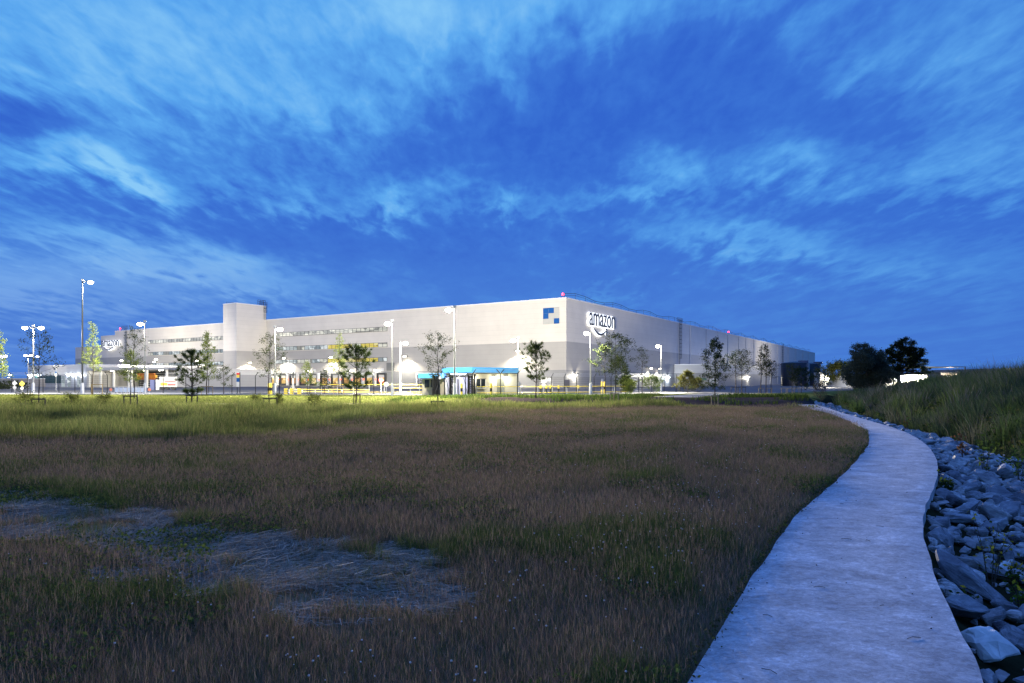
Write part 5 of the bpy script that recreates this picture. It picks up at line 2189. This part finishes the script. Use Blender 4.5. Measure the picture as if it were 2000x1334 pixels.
def ok_place(x, y, r_):
    gx_, gy_ = int(x * 2), int(y * 2)
    for i in range(gx_ - 3, gx_ + 4):
        for j in range(gy_ - 3, gy_ + 4):
            for (a, b, c) in grid.get((i, j), ()):
                if (a - x) ** 2 + (b - y) ** 2 < (.52 * (r_ + c)) ** 2:
                    return False
    grid.setdefault((gx_, gy_), []).append((x, y, r_))
    return True


rocks = []
for size in (.56, .40, .29, .20):
    for _ in range({.56: 420, .40: 2600, .29: 6000, .20: 12000}[size]):
        k = rr.randrange(len(PRr))
        q = PRr[k]
        if q[1] < 2.2 or q[1] > 58:
            continue
        tn = PRr[min(k + 3, len(PRr) - 1)] - PRr[max(k - 3, 0)]
        tn = tn / (np.hypot(*tn) + 1e-9)
        d = rr.uniform(size * .26, 3.9)
        x, y = q[0] + tn[1] * d, q[1] - tn[0] * d
        if x > y * .8 + 1.2:
            continue
        s = size * rr.uniform(.85, 1.25)
        if ok_place(x, y, s * .5):
            rocks.append((x, y, s))
rx_ = np.array([(a, b) for a, b, c in rocks])
rd = sdist(rx_, PR_EXT)
keep = rd > np.array([c for a, b, c in rocks]) * .22
rz = height(rx_[:, 0], rx_[:, 1])
rocks = [(a, b, z, c) for (a, b, c), z, kk in zip(rocks, rz, keep) if kk]
bx_, by2_ = ground(1925, 1235, -.05)
rocks = [q for q in rocks if math.hypot(q[0] - bx_, q[1] - by2_) > .30]
rocks.sort(key=lambda q: -q[3] / q[1])
print('rocks', len(rocks))
LOOK = ['flat slab', 'blocky', 'jagged', 'wedge shaped', 'layered']
far_m, nfar = MB(), 0
for i, (x, y, z, s) in enumerate(rocks):
    me = RM[i % len(RM)]
    rot = Matrix.Rotation(rr.uniform(0, 6.28), 3, 'Z') @ Matrix.Rotation(rr.gauss(.12, .28), 3, 'Y') @ Matrix.Rotation(rr.gauss(0, .25), 3, 'X')
    sc = Vector((s * 1.2, s * rr.uniform(1.05, 1.35), s * rr.uniform(1.3, 2.0)))
    loc = Vector((x, y, z + s * .22))
    if i < 290:
        o = bpy.data.objects.new('rock', me)
        col.objects.link(o)
        o.matrix_world = Matrix.Translation(loc) @ rot.to_4x4() @ Matrix.Diagonal(sc).to_4x4()
        ORG[o] = Vector()
        tag(o, 'angular blue grey slate rock in the bank beside the concrete path', 'rock', 'slate rocks along the path')
    else:
        vs = [loc + rot @ Vector((v.co.x * sc.x, v.co.y * sc.y, v.co.z * sc.z)) for v in me.vertices]
        far_m.add(vs, [tuple(p_.vertices) for p_ in me.polygons])
# chips and cobbles packed into the gaps
pm = [p_ for p_ in (rock_mesh(300), rock_mesh(301), rock_mesh(302))]
low = []
for me in pm:
    bm = bmesh.new()
    bm.from_mesh(me)
    bmesh.ops.dissolve_limit(bm, angle_limit=R(28), verts=bm.verts, edges=bm.edges)
    low.append(([tuple(v.co) for v in bm.verts], [tuple(v.index for v in f_.verts) for f_ in bm.faces]))
    bm.free()
for _ in range(5200):
    k = rr.randrange(len(PRr))
    q = PRr[k]
    if q[1] < 2.2 or q[1] > 40 or rr.random() > 14 / q[1]:
        continue
    tn = PRr[min(k + 3, len(PRr) - 1)] - PRr[max(k - 3, 0)]
    tn = tn / (np.hypot(*tn) + 1e-9)
    d = rr.uniform(.03, 4.0)
    x, y = q[0] + tn[1] * d, q[1] - tn[0] * d
    if x > y * .8 + 1.0:
        continue
    z = float(np.interp(d, PROF_D, PROF_Z))
    s = rr.uniform(.05, .15)
    rot = Matrix.Rotation(rr.uniform(0, 6.28), 3, 'Z') @ Matrix.Rotation(rr.gauss(0, .5), 3, 'Y')
    vs, fs_ = low[rr.randrange(3)]
    far_m.add([Vector((x, y, z + .03)) + rot @ (Vector(v) * s * 1.4) for v in vs], fs_)
fr = far_m.build('rock_rubble', rm)
tag(fr, 'small and distant slate rubble between the larger rocks', 'rubble', None, 'stuff')
# the pale boulder near the lower right corner
o = bpy.data.objects.new('rock', RM[3].copy())
col.objects.link(o)
o.data.materials[0] = mat('pale_limestone', (.62, .60, .57), .85, .25, 5, .8)
x, y = ground(1925, 1235, -.05)
o.matrix_world = Matrix.Translation((x, y, -.12)) @ Matrix.Rotation(1.9, 4, 'Z') @ Matrix.Rotation(.25, 4, 'Y') @ Matrix.Diagonal((.74, .72, .95, 1))
tag(o, 'largest pale whitish boulder at the lower right, close to the path edge', 'rock', 'slate rocks along the path')


# ------------------------------------------------------------------ weeds growing among the rocks
def weed(x, y, h, label, n=60, colr=((.05, .08, .02), (.07, .10, .025)), leaf=.05):
    z = float(height([x], [y])[0])
    t = thing('weed', (x, y, z), label, 'plant', 'weeds among the rocks')
    st = MB()
    C_ = []
    for k in range(5):
        a = rng.uniform(0, 6.28)
        sp = rng.uniform(.1, .35) * h
        q1 = Vector((x + math.cos(a) * sp * .4, y + math.sin(a) * sp * .4, z + h * .5))
        q2 = Vector((x + math.cos(a) * sp, y + math.sin(a) * sp, z + h * rng.uniform(.75, 1.05)))
        st.tube([(x, y, z - .1), q1, q2], [.006, .005, .002], 4)
        for _ in range(n // 5):
            s = rng.uniform(.25, 1.0)
            c = (Vector((x, y, z)).lerp(q1, s * 2) if s < .5 else q1.lerp(q2, s * 2 - 1))
            C_.append(tuple(c + Vector(rng.normal(0, .05 * h + .02, 3))))
    st.build('stem', M['bark'], t)
    C_ = np.array(C_)
    leaf_quads('leaves', C_, rng.uniform(.6, 1.3, len(C_)) * leaf, palette(len(C_), colr), M['leaf'], t, .5)
    return t


for px, py, h, lab, cr in ((1935, 1180, .75, 'leafy weed with dark stems rising above the pale boulder', ((.05, .08, .02), (.07, .10, .02))),
                           (1980, 1215, .3, 'low grassy weed right of the pale boulder', ((.07, .10, .02), (.09, .12, .02))),
                           (1990, 1265, .25, 'bright green leaf clump at the lower right picture edge', ((.12, .17, .02), (.10, .15, .02))),
                           (1885, 1250, .2, 'small green weed left of the pale boulder by the path', ((.06, .09, .02),)),
                           (1882, 905, .8, 'reddish brown dock plant standing in the rocks', ((.13, .06, .03), (.10, .06, .03))),
                           (1922, 940, .9, 'tall green weed in the rocks beside the brown dock plant', ((.05, .085, .02), (.07, .10, .02))),
                           (1850, 990, .35, 'thin little weed between rocks at the path bend', ((.05, .08, .02),)),
                           (1968, 945, .6, 'grassy reed clump at the water edge', ((.04, .08, .02),)),
                           (1992, 970, .9, 'tall reed clump at the water edge on the right picture border', ((.04, .08, .02),)),
                           (1770, 850, .7, 'weed clump by the rocks in front of the reeds', ((.06, .09, .02), (.10, .07, .03)))):
    x, y = ground(px, py, -.45 if px < 1960 else -.7)
    weed(x, y, h, lab, 90, cr, .05 if y < 8 else .085)


# ------------------------------------------------------------------ trees
def tree(name, base, h, label, crown_from=.35, crown_r=1.0, n_br=26, leaves=1500, leaf=.09, cols=((.06, .09, .02),), trunk_r=.04, up=.6, shape='oval', lean=0.0,
         group='young staked trees', cat_='tree', twig_m='bark', jit=.25, seed=0):
    r = np.random.default_rng(seed)
    x, y, z = base
    t = thing(name, base, label, cat_, group)
    wob = [Vector((x + r.normal(0, .012) * h * k / 6 + lean * h * (k / 6) ** 2, y + r.normal(0, .012) * h * k / 6, z + h * k / 6 - (.1 if k == 0 else 0))) for k in range(7)]
    tr = MB()
    tr.tube(wob, [trunk_r * (1.15 - k / 6.4) for k in range(7)], 7)

    def trunk_at(s):
        k = min(int(s * 6), 5)
        return wob[k].lerp(wob[k + 1], s * 6 - k)
    C_ = []
    for k in range(n_br):
        s = crown_from + (1 - crown_from) * ((k + .5) / n_br) * .97
        q = trunk_at(s)
        rel = (s - crown_from) / (1 - crown_from)
        if shape == 'oval':
            L = crown_r * (math.sin(math.pi * min(1, .18 + .82 * rel)) ** .8 + .08)
        elif shape == 'cone':
            L = crown_r * (1.02 - rel) ** .8 + .05 * crown_r
        else:
            L = crown_r * (.55 + .45 * math.sin(math.pi * rel))
        L *= r.uniform(.6, 1.15)
        a = k * 2.4 + r.normal(0, .4)
        el = up * (.6 + .5 * rel) + r.normal(0, .12)
        d = Vector((math.cos(a) * math.cos(el), math.sin(a) * math.cos(el), math.sin(el)))
        m1 = q + d * L * .5 + UP * L * .04
        e = q + d * L + UP * L * .12
        tr.tube([q, m1, e], [trunk_r * .35 * (1 - .6 * rel), trunk_r * .22, trunk_r * .06], 4, False)
        pts_ = [(m1, e)]
        for j in range(3):
            a2 = a + r.normal(0, .8)
            d2 = Vector((math.cos(a2) * .8, math.sin(a2) * .8, .5 + r.normal(0, .3))).normalized()
            st_ = q.lerp(e, r.uniform(.35, .85))
            e2 = st_ + d2 * L * r.uniform(.25, .5)
            tr.tube([st_, e2], [trunk_r * .13, trunk_r * .04], 3, False)
            pts_.append((st_, e2))
        for j in range(max(1, int(leaves / n_br * (.4 + L / crown_r)))):
            p0, p1 = pts_[r.integers(len(pts_))]
            w = r.uniform(.1, 1.05)
            C_.append(tuple(p0.lerp(p1, w) + Vector(r.normal(0, leaf * .9, 3))))
    tr.build('trunk', M[twig_m], t)
    C_ = np.array(C_)
    leaf_quads('crown', C_, r.uniform(.55, 1.25, len(C_)) * leaf, palette(len(C_), cols, None, jit), M['leaf'], t)
    return t


def pine(base, h, label, crown_r=1.0, tiers=7, crown_from=.22, cols=((.028, .048, .016), (.040, .060, .018), (.055, .07, .02)), seed=0, group='young staked trees', tuft=.3, dens=30, up=.55):
    r = np.random.default_rng(seed)
    x, y, z = base
    t = thing('pine_tree', base, label, 'tree', group)
    tr = MB()
    tr.tube([(x, y, z - .1), (x + .02 * h, y, z + h * .5), (x, y, z + h * .97)], [.055 * h / 4, .04 * h / 4, .012], 7)
    P, D = [], []
    for k in range(tiers):
        rel = k / (tiers - 1)
        zz_ = z + h * (crown_from + (1 - crown_from) * rel * .93)
        L0 = crown_r * (.22 + .9 * math.sin(math.pi * (.18 + .78 * rel)) ** 1.1) if up > .4 else crown_r * (1.0 - rel) ** .8 + .1
        nb = 6 if k < tiers - 1 else 3
        for j in range(nb):
            a = j * 6.28 / nb + k * .7 + r.normal(0, .25)
            L = L0 * r.uniform(.65, 1.15)
            el = up * (.5 + .9 * rel) + r.normal(0, .12)
            q = Vector((x, y, zz_))
            d = Vector((math.cos(a) * math.cos(el), math.sin(a) * math.cos(el), math.sin(el)))
            e = q + d * L + UP * L * .25
            tr.tube([q, q + d * L * .6, e], [.02, .014, .006], 4, False)
            for s in np.linspace(.55, 1, 3):
                P.append(tuple(q.lerp(e, s) + Vector(r.normal(0, .04, 3)))); D.append(tuple(d + UP * .7))
            for j2 in range(2):
                a2 = a + r.choice([-1, 1]) * r.uniform(.5, .9)
                st_ = q.lerp(e, r.uniform(.4, .8))
                e2 = st_ + Vector((math.cos(a2), math.sin(a2), .7)).normalized() * L * .35
                tr.tube([st_, e2], [.01, .005], 3, False)
                P.append(tuple(e2)); D.append((math.cos(a2) * .7, math.sin(a2) * .7, .9))
    for s in np.linspace(.85, 1.0, 4):
        P.append((x, y, z + h * s)); D.append((0, 0, 1))
    tr.build('trunk', M['bark'], t)
    P, D = np.array(P), np.array(D)
    D /= np.linalg.norm(D, axis=1)[:, None]
    n = len(P) * dens
    Pi = np.repeat(P, dens, 0) + r.normal(0, .03, (n, 3))
    dd = np.repeat(D, dens, 0) * .7 + r.normal(0, .55, (n, 3))
    dd /= np.linalg.norm(dd, axis=1)[:, None]
    ln = r.uniform(.5, 1.1, n)[:, None] * tuft
    sd = np.cross(dd, r.normal(size=(n, 3)))
    sd = sd / (np.linalg.norm(sd, axis=1)[:, None] + 1e-9) * .011 * (h / 3.5)
    V = np.stack([Pi - sd, Pi + sd, Pi + dd * ln], 1).reshape(-1, 3)
    c = palette(n, cols)
    np_mesh('crown', V, np.arange(3 * n), np.arange(0, 3 * n, 3), M['leaf'], t, np.repeat(c[:, None], 3, 1).reshape(-1, 3))
    return t


def stakes(px0, px1, py_top, d, label, m='stake_dark', three=False, zg=None):
    """two posts and a crossbar that hold a young tree"""
    x0, x1 = at(px0, 0, d).x, at(px1, 0, d).x
    zt = EYE + (HOR - py_top) / F * d
    z0 = float(height([(x0 + x1) / 2], [d])[0]) if zg is None else zg
    t = thing('tree_stakes', ((x0 + x1) / 2, d, z0), label, 'tree support', 'tree stake frames')
    xs_ = (x0, (x0 + x1) / 2, x1) if three else (x0, x1)
    for i, x in enumerate(xs_):
        b = MB()
        yy = d + (.25 if three and i == 1 else 0)
        b.tube([(x, yy, z0 - .2), (x, yy, zt)], .035, 7)
        b.build('post', M[m], t)
    if not three:
        b = MB()
        b.box(x0 - .05, x1 + .05, d - .055, d - .036, zt - .09, zt - .005)
        b.build('crossbar', M[m], t)
    else:
        b = MB()
        b.box(x0 - .04, x1 + .04, d - .055, d - .036, zt - .06, zt - .0)
        b.build('crossbar', M[m], t)


def tb(px, d):
    x = at(px, 0, d).x
    return (x, d, float(height([x], [d])[0]))


def top(py, d, b):
    return EYE + (HOR - py) / F * d - b[2]


GREENL = ((.19, .24, .05), (.24, .28, .07), (.15, .20, .045))
GREEND = ((.028, .042, .014), (.040, .055, .018), (.05, .062, .02))
GREENM = ((.06, .085, .022), (.08, .10, .025), (.045, .065, .02))

b_ = tb(76, 42)
tree('young_tree', b_, top(648, 42, b_), 'dark sparse staked tree at the far left by the twin lamp post', .40, 1.35, 26, 1000, .10, GREEND, .035, .45, 'oval', .0, seed=1)
stakes(62, 88, 778, 41.8, 'dark stake frame of the leftmost staked tree')
b_ = tb(181, 80)
tree('young_tree', b_, top(628, 80, b_), 'feathery light green tree behind a pale stake frame near the left word sign', .30, 1.2, 34, 2000, .14, GREENL, .06, .5, 'cone', .0, seed=2)
stakes(179, 200, 750, 79.6, 'pale stake frame before the low hall canopy', 'stake')
b_ = tb(255, 43)
tree('young_tree', b_, top(682, 43, b_), 'bright yellow green young tree in front of the roll cages', .42, .78, 30, 1900, .085, GREENL, .03, .35, 'cone', seed=3)
stakes(242, 268, 772, 42.8, 'dark stake frame of the bright young tree before the roll cages')
b_ = tb(262, 62)
tree('young_tree', b_, top(640, 62, b_), 'tall dim feathery tree behind the bright young tree', .45, 1.3, 26, 800, .12, GREEND, .045, .5, 'oval', seed=4)
b_ = tb(374, 46)
pine(b_, top(688, 46, b_), 'dark bushy pine left of the stair tower', 1.05, 6, .22, seed=5)
stakes(364.5, 385.5, 771, 45.8, 'dark stake frame at the pine left of the stair tower')
b_ = tb(404, 79)
tree('young_tree', b_, top(648, 79, b_), 'tall light green tree just right of the left pine', .22, 1.6, 36, 3000, .16, GREENL, .06, .5, 'cone', seed=6)
stakes(393, 415.5, 754, 78.6, 'pale stake frame between the left pine and stair tower', 'stake')
b_ = tb(437, 84)
tree('young_tree', b_, top(715, 84, b_), 'small dim tree at the left foot of the stair tower', .25, 1.2, 22, 900, .13, GREENM, .04, .5, 'oval', seed=7)
b_ = tb(526, 45)
tree('young_tree', b_, top(655, 45, b_), 'sparse staked tree in front of the stair tower edge', .38, 1.15, 26, 900, .10, GREENM, .035, .6, 'oval', seed=8)
stakes(515, 541, 777, 44.8, 'dark stake frame of the sparse tree by the tower edge')
b_ = tb(600, 82)
tree('young_tree', b_, top(706, 82, b_), 'small light green tree before the lit docks right of the barrier mast', .2, 1.15, 26, 1500, .14, GREENL, .04, .5, 'cone', seed=9)
b_ = tb(634, 86)
tree('young_tree', b_, top(722, 86, b_), 'small dark conical tree between two lit dock doors', .15, 1.15, 24, 1300, .13, GREEND, .04, .3, 'cone', seed=10)
b_ = tb(662, 80)
tree('young_tree', b_, top(652, 80, b_), 'tall faint light green tree left of the middle pine', .30, 1.25, 30, 1300, .15, GREENL, .05, .55, 'cone', seed=11)
stakes(651, 671, 753.5, 79.6, 'pale stake frame left of the middle pine', 'stake')
b_ = tb(695, 51)
pine(b_, top(684, 51, b_), 'broad dark pine before the yellow windows', 1.45, 6, .24, seed=12, dens=32, tuft=.36)
stakes(691, 703, 770, 50.8, 'dark stake pair at the broad middle pine')
b_ = tb(855, 45)
tree('young_tree', b_, top(652, 45, b_), 'sparse round crowned tree left of the tall lamp post at the blue canopy', .36, 1.2, 28, 1250, .10, GREEND, .035, .55, 'oval', seed=13)
stakes(843, 867, 783, 44.8, 'dark stake frame at the tree left of the blue canopy')
b_ = tb(1046, 58)
pine(b_, top(681, 58, b_), 'wind bent pine left of the building corner', 1.45, 7, .32, seed=14, cols=((.035, .05, .018), (.05, .065, .02), (.03, .045, .016)), up=.75)
b_ = tb(1182, 80)
tree('young_tree', b_, top(678, 80, b_), 'dark sparse tree under the word sign, left of a taller one', .38, 2.0, 28, 1500, .16, GREEND, .05, .55, 'oval', seed=15)
b_ = tb(1202, 60)
tree('young_tree', b_, top(655, 60, b_), 'taller dark tree right of the corner lamp post, with pale stakes', .34, 1.7, 32, 2000, .13, GREEND, .045, .6, 'oval', seed=16)
stakes(1192, 1207.5, 768, 52, 'pale three legged stake frame right of the corner lamp post', 'stake', True)
b_ = tb(1213, 82)
tree('young_tree', b_, top(700, 82, b_), 'dense dark green tree close behind the taller dark tree', .2, 1.3, 26, 2200, .15, GREENM, .05, .6, 'oval', seed=17)
b_ = tb(1254, 84)
tree('young_tree', b_, top(680, 84, b_), 'thin faint tree left of the two floodlit wall patches', .5, 1.0, 20, 450, .14, GREEND, .045, .8, 'oval', seed=18)
for px, d, py, r_, lab, cl, sd in ((1222, 86, 738, .9, 'light green forked bush before the side wall', GREENL, 30), (1230, 88, 745, .8, 'smaller light green bush beside the forked one', GREENL, 31),
                                 (1277, 92, 740, 1.6, 'round grey green bush in front of the floodlit wall patches', ((.09, .13, .04), (.12, .16, .05)), 32)):
    b_ = tb(px, d)
    tree('bush', b_, top(py, d, b_), lab, .05, r_, 26, 2400, .14, cl, .03, .8, 'oval', group='bushes by the side wall', cat_='bush', seed=sd)
b_ = tb(1343, 95)
pine(b_, top(724, 95, b_), 'olive conical conifer before the annex', 1.9, 9, .06, ((.10, .10, .025), (.08, .095, .025), (.12, .10, .03)), seed=33, group='bushes by the side wall', tuft=.4, dens=40, up=.3)
b_ = tb(1362, 96)
pine(b_, top(738, 96, b_), 'smaller dim conifer right of the olive one', 1.4, 7, .06, ((.05, .06, .02), (.04, .05, .02)), seed=34, group='bushes by the side wall', tuft=.36, dens=36, up=.3)
b_ = tb(1396, 48)
tree('young_tree', b_, top(664, 48, b_), 'largest dense dark staked tree in front of the annex', .22, .98, 44, 4200, .10, ((.030, .046, .018), (.042, .058, .022), (.022, .034, .014)), .04, .75, 'oval', seed=19)
stakes(1390, 1402.5, 772, 47.8, 'pale stake pair under the largest dense tree', 'stake')
b_ = tb(1437, 92)
tree('young_tree', b_, top(694, 92, b_), 'left one of two sparse round trees before the long side wall', .42, 2.2, 26, 900, .16, GREEND, .06, .55, 'oval', seed=20)
b_ = tb(1449, 90)
tree('young_tree', b_, top(690, 90, b_), 'right one of two sparse round trees before the long side wall', .42, 2.1, 26, 1100, .16, GREEND, .06, .55, 'oval', seed=21)
stakes(1428, 1442, 756, 88, 'dark stake frame of the left sparse tree by the long side wall')
stakes(1441, 1456, 756, 87, 'dark stake frame of the right sparse tree by the long side wall')
b_ = tb(1486, 92)
tree('young_tree', b_, top(675, 92, b_), 'pale trunked thin tree left of the dark tanks', .42, .9, 24, 700, .15, GREEND, .06, .8, 'cone', seed=22)
b_ = tb(1496, 94)
tree('young_tree', b_, top(672, 94, b_), 'tall narrow tree left of the dark tanks', .30, 1.2, 34, 1900, .16, GREEND, .06, .7, 'cone', seed=23)
b_ = tb(1506, 93)
tree('young_tree', b_, top(705, 93, b_), 'short thin tree between narrow tree and dark tanks', .45, 1.2, 20, 500, .15, GREEND, .05, .6, 'oval', seed=24)
for i, (px, d) in enumerate(((1486, 88), (1503, 88), (1531, 90), (1543, 90), (1556, 92))):
    stakes(px - 4.5, px + 4.5, 757.5, d, ('stake frame at the pale trunked tree', 'stake frame at the short thin tree', 'first stake frame before the large tank', 'second stake frame before the large tank', 'third stake frame before the large tank')[i], 'stake')
b_ = tb(1547, 96)
tree('young_tree', b_, top(712, 96, b_), 'thin pale tree in front of the large dark tank', .4, 1.3, 22, 500, .15, GREENM, .05, .7, 'oval', seed=25)
b_ = tb(1565, 96)
tree('bush', b_, top(722, 96, b_), 'dark round bush before the large dark tank', .1, 1.9, 30, 2600, .15, GREEND, .04, .6, 'oval', group='bushes by the tanks', cat_='bush', seed=26)
b_ = tb(1600, 112)
tree('bush', b_, top(722, 112, b_), 'dark open bush against the bright pump house', .1, 1.5, 28, 900, .2, GREEND, .04, .6, 'oval', group='bushes by the tanks', cat_='bush', seed=27)
b_ = tb(-6, 76)
tree('young_tree', b_, top(645, 76, b_), 'light green feathery tree cut off by the left picture edge', .25, 1.6, 32, 2600, .16, GREENL, .06, .45, 'cone', seed=28)

# bushes in the green growth on the left
for px, py, d, r_, h, lab, sd in ((50, 778, 41, .8, .75, 'olive bush left of the leftmost stake frame', 40), (140, 785, 43, .75, .7, 'olive bush between the two left stake frames', 41), (205, 790, 44, .6, .7, 'brownish bush left of the bright young tree', 42),
                                  (615, 785, 40, .6, .75, 'green bush in the tall growth below the docks', 43), (500, 782, 47, .5, .6, 'small bush left of the tower edge tree', 44), (545, 785, 46, .4, .8, 'slender bush right of the tower edge tree', 45)):
    b_ = tb(px, d)
    tree('bush', b_, h, lab, .03, r_, 22, 900, .075, ((.09, .11, .025), (.07, .09, .02), (.11, .11, .04)), .015, .9, 'oval', group='bushes in the tall growth', cat_='bush', seed=sd)
# brown plume weeds at the path end
b_ = tb(1602, 62)
tree('bush', b_, 1.6, 'brown feathery weed clump at the end of the path', .05, 1.1, 30, 1800, .08, ((.10, .075, .055), (.075, .06, .045), (.06, .06, .03)), .015, .9, 'oval', group='bushes by the path end', cat_='bush', seed=46)

# big old trees at the right -----------------------------------------------------------


def big_tree(name, base, h, label, lobes, cols, leaf, n, trunk_h, trunk_r, droop=0.0, seed=0):
    """lobes: (dx, height fraction, radius x, radius z) clumps that make up the crown"""
    r = np.random.default_rng(seed)
    x, y, z = base
    t = thing(name, base, label, 'tree', 'old trees at the right')
    tr = MB()
    tr.tube([(x, y, z - .3), (x + .1, y, z + trunk_h * .5), (x, y, z + trunk_h)], [trunk_r * 1.3, trunk_r, trunk_r * .8], 9)
    C_ = []
    tot = sum(a * a * b for _, _, a, b in lobes)
    for dx_, hf, ra, rb_ in lobes:
        c = Vector((x + dx_, y + r.normal(0, 1.0), z + h * hf))
        tr.tube([(x, y, z + trunk_h * .9), (x + dx_ * .5, (y + c.y) / 2, z + trunk_h + (c.z - z - trunk_h) * .55), c], [trunk_r * .5, trunk_r * .3, trunk_r * .08], 6)
        nn = int(n * ra * ra * rb_ / tot)
        m_ = max(5, nn // 55)
        # leaf clumps inside the lobe, more of them near its surface, with gaps between
        u_ = r.normal(size=(m_, 3))
        u_ /= np.linalg.norm(u_, axis=1)[:, None]
        rad = r.uniform(.45, 1.0, m_)[:, None] ** .6
        cc = np.array(c) + u_ * rad * np.array([ra, ra, rb_])
        for q in cc[:: max(1, m_ // 14)]:
            tr.tube([c, Vector(q)], [trunk_r * .07, trunk_r * .02], 3, False)
        for q in cc:
            k = r.integers(35, 75)
            o = r.normal(0, 1, (k, 3)) * np.array([.30, .30, .22]) * (ra * .42)
            if droop:
                o[:, 2] -= np.abs(r.normal(0, droop, k))
            C_.append(q + o)
    tr.build('trunk', M['bark'], t)
    C_ = np.concatenate(C_)
    C_ = C_[C_[:, 2] > z + .4]
    leaf_quads('crown', C_, r.uniform(.6, 1.3, len(C_)) * leaf, palette(len(C_), cols, None, .3), M['leaf'], t, .6)


b_ = tb(1697, 128)
hh = top(664, 128, b_)
big_tree('willow_tree', b_, hh, 'rounded grey green willow, left of the two old trees', [(-1.2, .80, 1.9, 1.6), (-2.3, .58, 2.0, 2.0), (.3, .62, 2.5, 2.2), (1.9, .48, 2.2, 2.0), (-1.0, .35, 2.6, 2.2), (1.6, .28, 2.4, 2.0), (3.0, .30, 1.6, 1.5), (-.3, .18, 2.8, 1.4)],
         ((.075, .095, .065), (.095, .115, .08), (.055, .07, .05)), .22, 60000, 2.2, .35, .25, seed=50)
b_ = tb(1755, 150)
hh = top(660, 150, b_)
big_tree('broadleaf_tree', b_, hh, 'dark spreading broadleaf tree, right of the two old trees', [(1.2, .86, 2.1, 1.5), (-.6, .74, 2.0, 1.5), (3.4, .70, 1.9, 1.4), (-2.6, .66, 1.8, 1.2), (-4.2, .58, 1.2, .9), (1.6, .60, 2.3, 1.6), (4.6, .52, 1.7, 1.3), (5.9, .34, 1.3, .9), (4.2, .36, 1.4, .9), (-1.5, .44, 2.2, 1.5), (-2.2, .24, 1.8, 1.3), (2.4, .40, 1.6, 1.0)],
         ((.026, .038, .018), (.036, .050, .022), (.020, .030, .014)), .25, 34000, 3.2, .45, 0, seed=51)
b_ = tb(1636, 190)
tree('bush', b_, top(716, 190, b_), 'wide lit olive shrub between the pump house and the willow', .06, 4.4, 60, 9000, .36, ((.12, .13, .035), (.16, .16, .05), (.08, .095, .025)), .1, .7, 'oval', group='bushes by the tanks', cat_='bush', seed=52)
b_ = tb(1668, 150)
tree('bush', b_, top(735, 150, b_), 'dark open shrub at the left foot of the willow', .08, 2.2, 30, 1300, .26, GREEND, .06, .6, 'oval', group='bushes by the tanks', cat_='bush', seed=53)
# far hedge line at left
x, y = scatter((-200, -104), (140, 152), (2.2, lambda a, b: np.full(a.shape, 2.2)), lambda a, b: np.abs(b - 146 - a * .02) < 4)
x = np.concatenate([x] * 3); y = np.concatenate([y] * 3)
n = len(x)
P = np.stack([x + rng.normal(0, .5, n), y + rng.normal(0, .5, n), .2 + rng.random(n) * 1.5 * (.5 + fbm(x, y, .2, 2))], 1)
hl = leaf_quads('hedge', P, rng.uniform(.4, .9, n), palette(n, [(.03, .04, .014), (.045, .055, .02)]), M['leaf'])
tag(hl, 'low dark hedge far behind the left fence', 'hedge')
# umbrella-like seed head plant on the bank skyline
